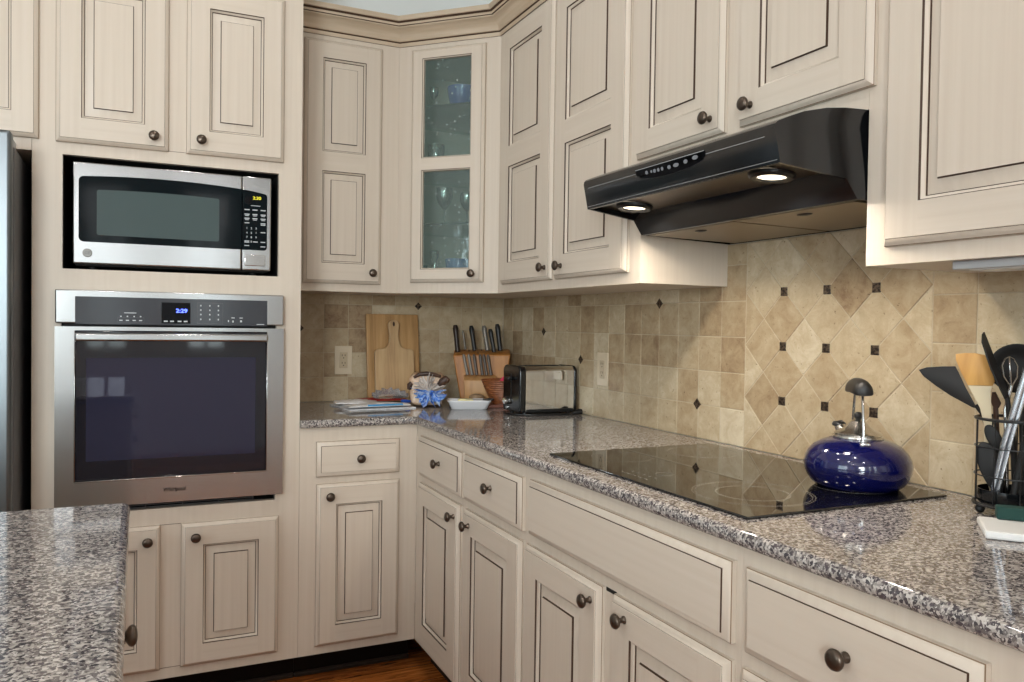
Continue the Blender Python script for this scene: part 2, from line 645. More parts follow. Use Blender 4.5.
WF = [(-3.95, -2.75, 0.95, 2.45), (-2.00, -1.60, 0.95, 2.45), (-1.15, -0.75, 0.95, 2.45)]
WL = [(-4.05, -2.35, 0.8, 2.3)]
wall_with_holes('wall_front', 'y', YF, XL - .15, 0.01, WF, 'wall behind the camera with three windows')
wall_with_holes('wall_left', 'x', XL, YF, 0.01, WL, 'left wall of the kitchen with one window')


def window(n, ax, at, l, h, z0, z1, label):
    mb = MB()
    f = 0.05
    for a, b in (((l, z0), (h, z0 + f)), ((l, z1 - f), (h, z1)), ((l, z0 + f), (l + f, z1 - f)), ((h - f, z0 + f), (h, z1 - f)),
                 (((l + h) / 2 - .018, z0 + f), ((l + h) / 2 + .018, z1 - f))):
        if ax == 'y':
            mb.box((a[0], at - .09, a[1]), (b[0], at - .03, b[1]))
        else:
            mb.box((at - .09, a[0], a[1]), (at - .03, b[0], b[1]))
    o = struct(f'window_{n}', mb, TRIMW, label, 'window')
    g = MB()
    for a, b in ((l + f, (l + h) / 2 - .018), ((l + h) / 2 + .018, h - f)):
        if ax == 'y':
            g.box((a, at - .062, z0 + f), (b, at - .058, z1 - f))
        else:
            g.box((at - .062, a, z0 + f), (at - .058, b, z1 - f))
    g.build('window_pane', WINGLASS, o, smooth=0)


window(1, 'y', YF, *WF[0], 'white framed window far left behind the camera')
window(2, 'y', YF, *WF[1], 'narrow white framed window, middle one behind the camera')
window(3, 'y', YF, *WF[2], 'narrow white framed window on the right behind the camera')
window(4, 'x', XL, *WL[0], 'white framed window in the left wall')

for i, (cx, cy) in enumerate(CANS):
    t = thing('recessed_light', 'white recessed ceiling light in a ring trim', 'ceiling light', (cx, cy, CEIL), group='recessed lights in the ceiling')
    MB().lathe([(0.070, -.004), (0.095, -.004), (0.097, 0.0), (0.070, 0.0), (0.070, -.004)], seg=28, cap=False).build('trim_ring', TRIMW, t)
    MB().lathe([(0.0695, -.004), (0.0695, -.001)], seg=28).build('lamp_lens', LENS, t)

# ------------------------------------------------------------------ tiled backsplash
def clip(poly, x0, x1, z0, z1):
    for ax, lim, sgn in ((0, x0, 1), (0, x1, -1), (1, z0, 1), (1, z1, -1)):
        out = []
        for i, p in enumerate(poly):
            q = poly[(i + 1) % len(poly)]
            a, b = sgn * (p[ax] - lim), sgn * (q[ax] - lim)
            if a >= 0:
                out.append(p)
            if (a >= 0) != (b >= 0):
                t = a / (a - b)
                out.append((p[0] + t * (q[0] - p[0]), p[1] + t * (q[1] - p[1])))
        poly = out
        if len(poly) < 3:
            return []
    return poly


def shrink(poly, d):
    """inset a convex polygon by d"""
    n = len(poly)
    ar = sum(poly[i][0] * poly[(i + 1) % n][1] - poly[(i + 1) % n][0] * poly[i][1] for i in range(n))
    if ar < 0:
        poly = poly[::-1]
    P = [p for i, p in enumerate(poly) if (Vector(p) - Vector(poly[i - 1])).length > 3e-3]
    n = len(P)
    if n < 3:
        return []
    ls = []
    for i in range(n):
        a, b = Vector(P[i]), Vector(P[(i + 1) % n])
        t = (b - a).normalized()
        nrm = Vector((-t.y, t.x))
        ls.append((a + nrm * d, t))
    out = []
    for i in range(n):
        (a, u), (b, w) = ls[i - 1], ls[i]
        den = u.x * w.y - u.y * w.x
        if abs(den) < 1e-6:
            out.append(tuple(b))
            continue
        s_ = ((b.x - a.x) * w.y - (b.y - a.y) * w.x) / den
        out.append(tuple(a + u * s_))
    ar = sum(out[i][0] * out[(i + 1) % n][1] - out[(i + 1) % n][0] * out[i][1] for i in range(n))
    return out if ar > 2e-4 else []


class Tiles:
    def __init__(s):
        s.mb, s.tone = MB(), []

    def tile(s, poly, tone, g=0.0011):
        if abs(sum(poly[i - 1][0] * poly[i][1] - poly[i][0] * poly[i - 1][1] for i in range(len(poly)))) < 8e-4:
            return
        p = shrink(poly, g)
        if not p:
            return
        q = shrink(p, 0.0012)
        if not q:
            return
        n = len(p)
        dep = random.uniform(-.0006, .0006)
        vs = [(a, 0.004, b) for a, b in p] + [(a, 0.0008 + dep, b) for a, b in p] + [(a, dep, b) for a, b in q]
        fs = [(i, (i + 1) % n, n + (i + 1) % n, n + i) for i in range(n)] + [(n + i, n + (i + 1) % n, 2 * n + (i + 1) % n, 2 * n + i) for i in range(n)]
        fs.append(tuple(range(2 * n, 3 * n)))
        s.mb.add(vs, fs, 0)
        s.tone += [tone] * len(vs)

    def flat(s, a, b, mat):
        n = len(s.mb.v)
        s.mb.box(a, b, mat, 0.0012 if mat == 2 else 0, 1)
        s.tone += [0.3] * (len(s.mb.v) - n)

    def diamond(s, x, z, r=0.0165):
        n = len(s.mb.v)
        s.mb.prism([(x - r, z), (x, z - r), (x + r, z), (x, z + r)], 'y', 0.004, -0.0022, 2)
        s.tone += [0.3] * (len(s.mb.v) - n)

    def build(s, name, rz, label):
        me = bpy.data.meshes.new(name)
        me.from_pydata(s.mb.v, [], s.mb.f)
        for m in (TILE, GROUT, ACCENT):
            me.materials.append(m)
        me.polygons.foreach_set('material_index', s.mb.m)
        a = me.attributes.new('tone', 'FLOAT', 'POINT')
        a.data.foreach_set('value', s.tone)
        bm = bmesh.new()
        bm.from_mesh(me)
        bmesh.ops.recalc_face_normals(bm, faces=bm.faces)
        bm.to_mesh(me)
        bm.free()
        o = link(name, me, None, (0, 0, 0), rz)
        return tag(o, label, 'backsplash', kind='structure')


ROWS = [0.9145, 1.0185, 1.1215, 1.2245, 1.3270, 1.4295]


def tone():
    return random.choice([-.07, .02, .1, .14, .18, .22, .27, .33]) + random.uniform(-.03, .03)


# right wall: local x runs along -y (rot -90 deg)
T = Tiles()
T.flat((0.0, 0.0012, 0.9155), (3.1, 0.0095, 1.4895), 1)
A0, A1, ZT = 1.637, 2.218, 1.489
special = {(1, 2): -.10, (10, 3): -.06, (15, 0): .42, (13, 2): .10, (15, 1): .04}
for c in range(16):
    for r in range(6):
        z0, z1 = ROWS[r], (ROWS[r + 1] if r < 5 else ZT)
        x0, x1 = A0 - (16 - c) * 0.1023, A0 - (15 - c) * 0.1023
        T.tile([(max(x0, 0.001), z0), (x1, z0), (x1, z1), (max(x0, 0.001), z1)], special.get((c, r), tone() - (.0 if c > 5 else .0)))
for c in range(9):
    for r in range(6):
        z0, z1 = ROWS[r], (ROWS[r + 1] if r < 5 else ZT)
        x0 = A1 + c * 0.1005
        T.tile([(x0, z0), (x0 + .1005, z0), (x0 + .1005, z1), (x0, z1)], tone())
P_ = 0.14525
for i in range(-1, 11):
    for j in range(-2, 10):
        if (i + j) % 2 == 0:
            continue
        cx, cz = A0 + P_ / 2 * i, 1.0595 + P_ / 2 * (j - 2)
        # diamonds centred between lattice points
        h = P_ / 2
        poly = clip([(cx - h, cz), (cx, cz - h), (cx + h, cz), (cx, cz + h)], A0, A1, ROWS[0], ZT)
        if poly:
            T.tile(poly, tone())
for i in range(1, 4):
    for j in range(3):
        cx, cz = A0 + P_ * i, 1.0595 + 0.1443 * j
        T.flat((cx - .0115, -.0022, cz - .0115), (cx + .0115, 0.004, cz + .0115), 2)
for x, z in ((.411, ROWS[3]), (.7225, ROWS[2]), (1.2285, ROWS[4]), (1.431, ROWS[1])):
    T.diamond(x, z)
T.build('trim_2', -pi / 2, 'travertine tile backsplash along the right wall with a diagonal field behind the cooktop')
# back wall
T = Tiles()
T.flat((-1.037, 0.0012, 0.9155), (0.0095, 0.0095, 1.4), 1)
xs = [-.107 - .1033 * k for k in range(10)]
for c in range(11):
    x1 = -0.002 if c == 0 else xs[c - 1]
    x0 = max(xs[c], -1.037) if c < 10 else -1.037
    if x1 - x0 < .004:
        continue
    for r in range(5):
        z0, z1 = ROWS[r], (ROWS[r + 1] if r < 4 else 1.4)
        sh = 0.05 if r == 4 else 0.0
        T.tile([(x0, z0), (x1, z0), (x1, z1), (x0, z1)], tone() - .05)
for x, z in ((-.416, ROWS[4]), (-.93, ROWS[3])):
    T.diamond(x, z)
T.build('trim_3', 0, 'travertine tile backsplash on the back wall behind the cutting boards')

# ------------------------------------------------------------------ cabinet kit (local x right, face towards -y)
DT = 0.021


def strips(mb, w, h, i, y, holes, mat_st=0, mat_rail=1):
    """front of a door: stiles and rails round the holes (which share their x range)"""
    sx0, sx1 = holes[0][0], holes[0][2]
    mb.rect(i, i, sx0, h - i, y, mat_st)
    mb.rect(sx1, i, w - i, h - i, y, mat_st)
    z = i
    for q in sorted(holes, key=lambda q: q[1]):
        mb.rect(sx0, z, sx1, q[1], y, mat_rail)
        z = q[3]
    mb.rect(sx0, z, sx1, h - i, y, mat_rail)


OUTER = [(0, 0, 0), (0, -.0075, 3), (.0010, -.0085, 0), (.0050, -.0120, 0), (.0110, -.0182, 0), (.0116, -.0186, 2), (.0122, -.0188, 0), (.0126, -DT, 0)]  # thin glaze band draws the faint shadow line inside the bevel
RAISED = [(0, -DT, 2), (.0020, -.0170, 0), (.0060, -.0150, 0), (.0073, -.0105, 2), (.0080, -.0080, 2), (.0092, -.0080, 0), (.0325, -.0152, 2), (.0338, -.0152, 2), (.0348, -.0195, 0)]


def door_mesh(w, h, panels, glass=False):
    """panels: (x0, z0, x1, z1) holes in door coordinates"""
    mb = MB()
    mb.bands(0, 0, w, h, OUTER)
    strips(mb, w, h, .0126, -DT, panels)
    if glass:
        strips(mb, w, h, 0, 0, panels)
        for p in panels:
            mb.bands(*p, [(0, -DT, 2), (.0016, -.0195, 0), (.0050, -.0150, 2), (.0062, -.0120, 0), (.0062, -.004, 0), (0.0, -.0035, 0), (0, 0, 0)])
    else:
        mb.rect(0, 0, w, h, 0)
        for p in panels:
            mb.bands(*p, RAISED, 0)
    return mb.mesh('door', [PAINT, PAINTH, GLAZE, EDGE], 50)


def drawer_mesh(w, h):
    mb = MB()
    mb.rect(0, 0, w, h, 0)
    mb.bands(0, 0, w, h, [(0, 0, 0), (0, -.0095, 3), (.0012, -.0110, 0), (.005, -.0140, 0), (.0145, -.0186, 0), (.0150, -.0182, 2), (.0160, -.0212, 1)], 1)
    return mb.mesh('drawer', [PAINT, PAINTH, GLAZE, EDGE], 50)


KM = MB().lathe([(.0001, 0), (.0082, 0), (.0082, .003), (.0054, .006), (.0052, .013), (.0092, .0155), (.0142, .0190), (.0157, .0228), (.0142, .0268), (.0094, .0296), (.0001, .0306)],
                seg=24, M=Matrix.Rotation(pi / 2, 4, 'X'), cap=False).mesh('knob', BRONZE, 60)


def knob(parent, u, v):
    link('knob', KM, parent, (u, -DT + .0005, v))


def cabinet(name, label, loc, rz, w, h, depth, doors=(), drawers=(), holes=(), toe=0.0, group=None, cat='cabinet', slits=(), lines=()):
    """loc: lower left front corner of the face. doors: dict(x0, z0, x1, z1, panels, knob)"""
    t = thing(name, label, cat, loc, rz, group)
    z0 = 0.0
    mb = MB()
    if not holes:
        mb.box((0, 0, 0), (w, depth, h))
    else:
        # face and carcass round the openings, which share their x range side walls
        z = 0
        for hx0, hz0, hx1, hz1 in sorted(holes, key=lambda q: q[1]):
            mb.box((0, 0, z), (w, depth, hz0))
            mb.box((0, 0, hz0), (hx0, depth, hz1))
            mb.box((hx1, 0, hz0), (w, depth, hz1))
            mb.box((hx0, depth - .02, hz0), (hx1, depth, hz1), 1)
            z = hz1
            for a, b in (((hx0 + .0004, .022, hz0), (hx0 + .0012, depth - .02, hz1)), ((hx1 - .0012, .022, hz0), (hx1 - .0004, depth - .02, hz1)),
                         ((hx0, .022, hz0 + .0004), (hx1, depth - .02, hz0 + .0012)), ((hx0, .022, hz1 - .0012), (hx1, depth - .02, hz1 - .0004))):
                mb.box(a, b, 1)
        mb.box((0, 0, z), (w, depth, h))
    for s in slits:
        mb.box(*s, 1)
    for s in lines:
        mb.box(*s, 2)
    mb.build('body', [PAINT, DARK, GLAZE], t, smooth=0, merge=False)
    for d in doors:
        dw, dh = d['x1'] - d['x0'], d['z1'] - d['z0']
        o = link('door', door_mesh(dw, dh, d['panels'], d.get('glass', False)), t, (d['x0'], -.0005, d['z0']))
        if d.get('glass'):
            for p in d['panels']:
                MB().box((p[0] + .0065, -.0085, p[1] + .0065), (p[2] - .0065, -.0055, p[3] - .0065)).build('glass_pane', SEEDED, o, smooth=0)
        if d.get('knob'):
            knob(o, d['knob'][0] - d['x0'], d['knob'][1] - d['z0'])
    for d in drawers:
        o = link('drawer', drawer_mesh(d['x1'] - d['x0'], d['z1'] - d['z0']), t, (d['x0'], -.0005, d['z0']), label=d.get('label'))
        if d.get('knob'):
            knob(o, d['knob'][0] - d['x0'], d['knob'][1] - d['z0'])
    if toe:
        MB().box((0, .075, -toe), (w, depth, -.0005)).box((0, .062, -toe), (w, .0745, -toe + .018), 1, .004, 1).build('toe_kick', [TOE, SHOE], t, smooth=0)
    return t


def D(x0, z0, x1, z1, knob=None, zs=None, st=.066, rail=.0705):
    """door with panels spanning stile to stile; zs: list of (z_lo, z_hi) in the same frame as z0/z1"""
    zs = zs or [(z0 + rail, z1 - rail)]
    return dict(x0=x0, z0=z0, x1=x1, z1=z1, panels=[(st, a - z0, x1 - x0 - st, b - z0) for a, b in zs], knob=knob)


ZB, ZC, ZU = 0.0968, 0.8865, 1.3697         # underside of base faces, top of base cabinets, underside of wall cabinets
ZTOP = 2.362
BZ = [(.2000, .6170)]
TWO = [(1.477, 1.827), (1.900, 2.253)]
XB, XU = -0.6184, -0.3005                   # base and wall cabinet faces on the right wall
YT = -0.6125                                # base faces on the back wall
R90 = -pi / 2


def shift(ds, dx, dz):
    for d in ds:
        for k in ('x0', 'x1'):
            d[k] += dx
        for k in ('z0', 'z1'):
            d[k] += dz
        if d.get('knob'):
            d['knob'] = (d['knob'][0] + dx, d['knob'][1] + dz)
    return ds


def DR(x0, z0, x1, z1, knob=None, label=None):
    return dict(x0=x0, z0=z0, x1=x1, z1=z1, knob=knob, label=label)


# tall oven cabinet
TX = -1.8285
oven_cab = cabinet('oven_cabinet', 'tall cream cabinet holding the built-in microwave and oven', (TX, YT, ZB), 0, .7900, 2.62 - ZB, .6120,
                   doors=shift([D(-1.7668, 1.7826, -1.4554, 2.322, (-1.498, 1.822), [(1.857, 2.250)], .068),
                                D(-1.4033, 1.7826, -1.0999, 2.322, (-1.360, 1.825), [(1.857, 2.250)], .068),
                                D(-1.7700, .1300, -1.4730, .5965, (-1.510, .551)),
                                D(-1.4115, .1300, -1.1066, .5950, (-1.369, .552))], -TX, -ZB),
                   holes=[(-1.752 - TX, .648 - ZB, -1.118 - TX, 1.326 - ZB), (-1.7487 - TX, 1.4015 - ZB, -1.1136 - TX, 1.7466 - ZB)], toe=ZB,
                   lines=[((a - TX, -.0006, z - ZB), (b - TX, 0, z + .0012 - ZB)) for a, b, z in ((-1.4725, -1.4120, .5940), (-1.4725, -1.4120, .1315), (-1.4545, -1.4040, 1.7850))])
fr_cab = cabinet('fridge_top_cabinet', 'cream wall cabinet above the refrigerator at left edge', (-2.76, YT, 1.75), 0, .9305, .87, .6120,
                 doors=shift([D(-2.29, 1.785, -1.8110, 2.322, (-2.25, 1.822), [(1.857, 2.250)], .068),
                              D(-2.74, 1.785, -2.2960, 2.322, (-2.336, 1.822), [(1.857, 2.250)], .068)], 2.76, -1.75))
# wall cabinets
cabinet('wall_cabinet', 'cream wall cabinet with one two-panel door between oven cabinet and glass corner cabinet', (-1.0370, -.3005, ZU), 0, .4324, ZTOP - ZU, .3095,
        doors=shift([D(-.9770, 1.400, -.6760, 2.322, (-.7150, 1.4440), TWO, .0675)], 1.0370, -ZU), group='cream wall cabinets')
cabinet('wall_cabinet', 'cream double-door wall cabinet between glass corner cabinet and range hood', (XU, -.6046, ZU), R90, .9520, ZTOP - ZU, .3095,
        doors=shift([D(.6550, 1.4015, 1.0600, 2.332, (1.029, 1.442), TWO, .0755),
                     D(1.0790, 1.4015, 1.5040, 2.332, (1.142, 1.441), TWO, .0765)], -.6046, -ZU), group='cream wall cabinets')
cabinet('wall_cabinet', 'short cream double-door cabinet mounted directly above the black range hood', (XU, -1.5572, 1.664), R90, .7458, ZTOP - 1.664, .3095,
        doors=shift([D(1.5450, 1.704, 1.9040, 2.332, (1.866, 1.742), [(1.773, 2.253)], .0700),
                     D(1.9555, 1.704, 2.3200, 2.332, (2.003, 1.742), [(1.773, 2.253)], .0725)], -1.5572, -1.664), group='cream wall cabinets')
cabinet('wall_cabinet', 'large cream wall cabinet to the right of the range hood, cut by photo edge', (XU, -2.3036, ZU), R90, .8400, ZTOP - ZU, .3095,
        doors=shift([D(2.3500, 1.402, 2.8600, 2.332, (2.82, 1.442), [(1.475, 2.253)], .0780)], -2.3036, -ZU), group='cream wall cabinets')

# corner wall cabinet with the diagonal glass door
LG = .6041
corner = thing('corner_cabinet', 'cream diagonal corner cabinet with a two-pane glass door', 'cabinet', (0, 0, ZU))
pent = [(-LG, .0095), (-LG, -.3003), (-.3003, -LG), (.0095, -LG), (.0095, .0095)]
inn = 0.016
mb = MB()
H = ZTOP - ZU
pin = [(-LG, .0095), (-LG, -.2980), (-.2980, -LG), (.0095, -LG), (.0095, .0095)]
mb.prism(pin, 'z', 0.0006, .03).prism(pin, 'z', H - .03, H - .0006)
mb.box((-LG, -.006, .03), (-.006, .0095, H - .03)).box((-.006, -LG, .03), (.0095, .0095, H - .03))
mb.box((-LG, -.3003, .03), (-LG + inn, -.006, H - .03)).box((-.3003, -LG, .03), (-.006, -LG + inn, H - .03))
# diagonal face frame
dw = (LG - .3003) * 2 ** .5
Mf = Matrix.Translation((-LG, -.3003, 0)) @ Matrix.Rotation(-pi / 4, 4, 'Z')
for a, b in (((0, 0, 0), (.085, .018, H)), ((dw - .085, 0, 0), (dw, .018, H)), ((.085, 0, 0), (dw - .085, .018, .085)), ((.085, 0, H - .07), (dw - .085, .018, H))):
    mb.box(a, b, M=Mf)
mb.build('body', PAINT, corner, smooth=0)
gd = link('door', door_mesh(.3115, .910, [(.0505, .050, .2585, .437), (.0505, .4835, .2585, .8705)], True), corner)
gd.matrix_local = Matrix.Translation((0, 0, .0425)) @ Mf @ Matrix.Translation((.0600, -.0006, 0))
for p in ((.0505, .050, .2585, .437), (.0505, .4835, .2585, .8705)):
    MB().box((p[0] + .0065, -.0085, p[1] + .0065), (p[2] - .0065, -.0055, p[3] - .0065)).build('glass_pane', SEEDED, gd, smooth=0)
knob(gd, .2735, .0320)
sh_poly = [(-LG + .018, -.008), (-LG + .018, -.285), (-.285, -LG + .018), (-.008, -LG + .018), (-.008, -.008)]
for z in (1.648, 1.872, 2.112):
    MB().prism(sh_poly, 'z', z - ZU - .007, z - ZU).build('shelf', SHELFG, corner, smooth=0)

# base cabinets
cabinet('base_cabinet', 'cream base cabinet with one drawer and door beside the oven cabinet', (-1.0375, YT, ZB), 0, .4190, ZC - ZB, .6120,
        doors=shift([D(-.9810, .1275, -.6850, .6910, (-.9390, .650))], 1.0375, -ZB),
        drawers=shift([DR(-.9830, .7160, -.6870, .8380, (-.8330, .7760))], 1.0375, -ZB), toe=ZB, group='cream base cabinets')
cabinet('base_cabinet', 'cream base cabinet with two drawers over two doors, nearest the inner corner', (XB, -.6140, ZB), R90, .9190, ZC - ZB, .6120,
        doors=shift([D(.6765, .1180, 1.0780, .6850, (1.0500, .646), BZ, .0775), D(1.1170, .1180, 1.5225, .6850, (1.1740, .645), BZ, .0740)], -.6140, -ZB),
        drawers=shift([DR(.6800, .7120, 1.0890, .8520, (.9100, .7890)), DR(1.1150, .7120, 1.5190, .8520, (1.3360, .7900))], -.6140, -ZB), toe=ZB, group='cream base cabinets')
cabinet('base_cabinet', 'cream base cabinet with one wide knobless drawer front under the cooktop', (XB, -1.5335, ZB), R90, .8120, ZC - ZB, .6120,
        doors=shift([D(1.5440, .1180, 1.9170, .6860, (1.8860, .650), BZ, .0770), D(1.9630, .1180, 2.3320, .6860, (2.0220, .652), BZ, .0770)], -1.5335, -ZB),
        drawers=shift([DR(1.5620, .7150, 2.3310, .8560)], -1.5335, -ZB), toe=ZB, group='cream base cabinets',
        slits=[((1.9200 - 1.5335, -.0012, .582), (1.9600 - 1.5335, .0, .590))])
cabinet('base_cabinet', 'cream base cabinet with one knobbed drawer right of the cooktop cabinet', (XB, -2.3460, ZB), R90, .7940, ZC - ZB, .6120,
        doors=shift([D(2.3600, .1180, 2.7800, .6860, (2.7400, .650), BZ, .0770)], -2.3460, -ZB),
        drawers=shift([DR(2.3660, .7150, 2.7770, .8560, (2.5820, .7910))], -2.3460, -ZB), toe=ZB, group='cream base cabinets')

# crown molding along the wall cabinets
prof = [(0, 0), (.004, .0), (.006, .004), (.006, .014), (.010, .018), (.013, .020), (.016, .030), (.024, .046), (.036, .058), (.044, .062), (.046, .066),
        (.050, .068), (.052, .076), (.058, .082), (.062, .084), (.064, .100), (.0, .100)]
pm = [1, 0, 0, 1, 0, 0, 0, 0, 0, 0, 1, 0, 1, 0, 0, 0, 0]
path = [(-1.0372, -.3005), (-LG, -.3005), (-.3005, -LG), (-.3005, -3.14)]
mb = MB()
k = len(prof)
vs = []
for i, p in enumerate(path):
    p = Vector(p)
    ns = []
    for a, b in ((i - 1, i), (i, i + 1)):
        if 0 <= a and b < len(path):
            t = (Vector(path[b]) - Vector(path[a])).normalized()
            ns.append(Vector((t.y, -t.x)))
    n = (sum(ns, Vector((0, 0)))).normalized()
    n /= n.dot(ns[0])
    vs += [(p.x + n.x * o, p.y + n.y * o, ZTOP + z - .020) for o, z in prof]
fs, ms = [], []
for i in range(len(path) - 1):
    for j in range(k):
        j2 = (j + 1) % k
        fs.append((i * k + j, i * k + j2, (i + 1) * k + j2, (i + 1) * k + j))
        ms.append(pm[j])
fs += [tuple(range(k)), tuple(range(3 * k, 4 * k))]
ms += [0, 0]
mb.add(vs, fs, ms)
tag(mb.build('trim_1', [CROWN, GLAZE]), 'tan glazed crown molding along the top of the wall cabinets', 'crown molding', kind='structure')

# ------------------------------------------------------------------ granite worktops
DC = 0.6395
ct = MB()
prof = [(.012, .9150), (.0075, .9143), (.0035, .9115), (.0010, .9070), (0, .9010), (.0010, .8950), (.0035, .8905), (.0075, .8877), (.012, .8870)]
rf = .022
loops = []
for ins, z in prof:
    pts = [(-1.0372, -DC + ins, z)]
    for a in range(0, 7):
        q = pi / 2 * (1 - a / 6)
        pts.append((-DC - rf + (rf + ins) * cos(q), -DC - rf + (rf + ins) * sin(q), z))
    pts.append((-DC + ins, -3.14, z))
    loops.append(pts)
n = len(loops[0])
vs = [p for l in loops for p in l]
fs = [(i * n + j, i * n + j + 1, (i + 1) * n + j + 1, (i + 1) * n + j) for i in range(len(prof) - 1) for j in range(n - 1)]
b = len(vs)
for z in (.9150, .8870):
    vs += [(-.0012, -3.14, z), (-.0012, -.0012, z), (-1.0372, -.0012, z)]
top = list(range(n)) + [b, b + 1, b + 2]
bot = list(range((len(prof) - 1) * n, len(prof) * n)) + [b + 3, b + 4, b + 5]
fs += [tuple(top), tuple(bot)]
fs.append(tuple([i * n for i in range(len(prof))] + [b + 5, b + 2]))
fs.append(tuple([i * n + n - 1 for i in range(len(prof))] + [b + 3, b]))
fs += [(b, b + 1, b + 4, b + 3), (b + 1, b + 2, b + 5, b + 4)]
ct.add(vs, fs)
tag(ct.build('countertop', GRAN), 'L-shaped grey speckled granite countertop along both walls', 'countertop')

isl = MB().box((-2.70, -3.05, .887), (-1.5520, -1.7620, .915), 0, .0125, 4)
tag(isl.build('island_countertop', GRAN), 'grey speckled granite island countertop at the lower left', 'countertop')
cabinet('island_cabinet', 'cream island cabinet with a drawer and door below the island granite', (-1.5900, -2.98, ZB), pi / 2, 1.17, ZC - ZB, 1.05,
        doors=shift([D(.12, .13, .58, .693, (.53, .65)), D(.60, .13, 1.10, .693, (.65, .65))], 0, -ZB),
        drawers=shift([DR(.12, .722, .58, .858, (.35, .79)), DR(.60, .722, 1.10, .858, (.87, .79))], 0, -ZB), toe=ZB)

# ------------------------------------------------------------------ wall oven
ov = thing('wall_oven', 'stainless steel wall oven with dark glass door under the microwave', 'oven', (-1.7661, -.6125, .673))
OX = -1.7661


def ovb(x0, y0, z0, x1, y1, z1, m=0, bev=0.0, mb=None, seg=2):
    return (mb or MB()).box((x0 - OX, y0 + .6125, z0 - .673), (x1 - OX, y1 + .6125, z1 - .673), m, bev, seg)


cav = ovb(-1.745, -.606, .690, -1.125, -.10, 1.318)
cav.build('oven_body', DARK, ov, smooth=0)
mb = ovb(-1.7661, -.6405, 1.2365, -1.0985, -.6135, 1.3380, 0, .004)
cp = mb.build('control_panel', STEEL, ov)
ovb(-1.7125, -.6425, 1.2330, -1.1520, -.6400, 1.3180, 0, .003).build('control_glass', OVPANEL, cp)
disp = ovb(-1.4735, -.6430, 1.2390, -1.3890, -.6424, 1.3050).build('display', DISPB, cp, smooth=0)


def put_text(txt, size, x, y, z, m, parent, off, name='lettering', ext=.0003, bold=0.0, sx=1.0, shear=0.0, label=None):
    me = text_mesh(txt, size, ext, bold)
    me.transform(Matrix(((sx, 0, shear, 0), (0, 1, 0, 0), (0, 0, 1, 0), (0, 0, 0, 1))))
    me.materials.clear()
    me.materials.append(m)
    return link(name, me, parent, (x - off[0], y - off[1], z - off[2]), label=label)


OO = (OX, -.6125, .673)
put_text('2:29', .0170, -1.4150, -.6434, 1.2790, BLUELED, disp, OO, 'clock_digits', bold=.0004, sx=1.15)
for x in (-1.461, -1.443, -1.421, -1.403):
    ovb(x - .0055, -.6434, 1.2440, x + .0055, -.6430, 1.2480).build('key_print', PRINT, cp, smooth=0)
for ix, x in enumerate((-1.358, -1.331, -1.305)):
    for iz, z in enumerate((1.2975, 1.2830, 1.2690, 1.2535)):
        ovb(x - .0018, -.6430, z - .0024, x + .0018, -.6425, z + .0024).build('key_print', PRINT, cp, smooth=0)
for x in (-1.588, -1.570, -1.551, -1.533):
    ovb(x - .0045, -.6430, 1.2455, x + .0045, -.6425, 1.2485).build('key_print', PRINT, cp, smooth=0)
    ovb(x - .0020, -.6430, 1.2575, x + .0020, -.6425, 1.2610).build('key_print', PRINT, cp, smooth=0)
ovb(-1.579, -.6430, 1.2690, -1.545, -.6425, 1.2712).build('key_print', PRINT, cp, smooth=0)
for x, z, r in ((-1.2740, 1.2495, .003), (-1.2600, 1.2480, .004), (-1.2350, 1.2490, .0055)):
    ovb(x - r / 2, -.6430, z - .003, x + r / 2, -.6425, z + .003).build('key_print', PRINT, cp, smooth=0)
for x in (-1.2600, -1.2350):
    ovb(x - .005, -.6430, 1.2585, x + .005, -.6425, 1.2610).build('key_print', PRINT, cp, smooth=0)
ovb(-1.1860, -.6430, 1.2385, -1.1620, -.6425, 1.2405).build('key_print', PRINT, cp, smooth=0)
for a, b_ in (((-1.369, 1.3058), (-1.291, 1.3066)), ((-1.369, 1.2400), (-1.291, 1.2408)), ((-1.369, 1.2400), (-1.3684, 1.3066)), ((-1.2916, 1.2400), (-1.291, 1.3066)),
              ((-1.598, 1.2400), (-1.523, 1.2407)), ((-1.598, 1.2555), (-1.523, 1.2562)), ((-1.598, 1.2400), (-1.5974, 1.2562)), ((-1.5236, 1.2400), (-1.523, 1.2562))):
    ovb(a[0], -.6429, a[1], b_[0], -.6425, b_[1]).build('outline_print', PRINTG, cp, smooth=0)
# door: stainless surround with an opening for the glass
mb = MB()
for x0, z0, x1, z1 in ((-1.7661, .673, -1.7123, 1.2265), (-1.1525, .673, -1.0985, 1.2265), (-1.7123, .673, -1.1525, .7545), (-1.7123, 1.2150, -1.1525, 1.2265)):
    ovb(x0, -.6425, z0, x1, -.6135, z1, mb=mb)
od = mb.build('oven_door', STEEL, ov, smooth=0)
ovb(-1.7118, -.6395, .7550, -1.1530, -.6200, 1.2145, 0, .004).build('door_glass', OVGLASS, od)
ovb(-1.6828, -.6399, .8140, -1.1875, -.6394, 1.1310).build('window', OVWIN, od, smooth=0)
mb = MB()
for a, b_ in (((-1.7128, .7500), (-1.1520, .7548)), ((-1.7148, .7520), (-1.7118, 1.214)), ((-1.1530, .7520), (-1.1500, 1.214))):
    ovb(a[0], -.6440, a[1], b_[0], -.6390, b_[1], 0, .0012, mb=mb, seg=1)
mb.build('door_trim', CHROME, od)
mb = ovb(-1.7110, -.6880, 1.1830, -1.1540, -.6740, 1.2080, 0, .006, seg=3)
for x in (-1.690, -1.175):
    ovb(x - .012, -.6760, 1.1880, x + .012, -.6420, 1.2040, 0, .003, mb=mb)
mb.build('door_handle', STEEL, od)
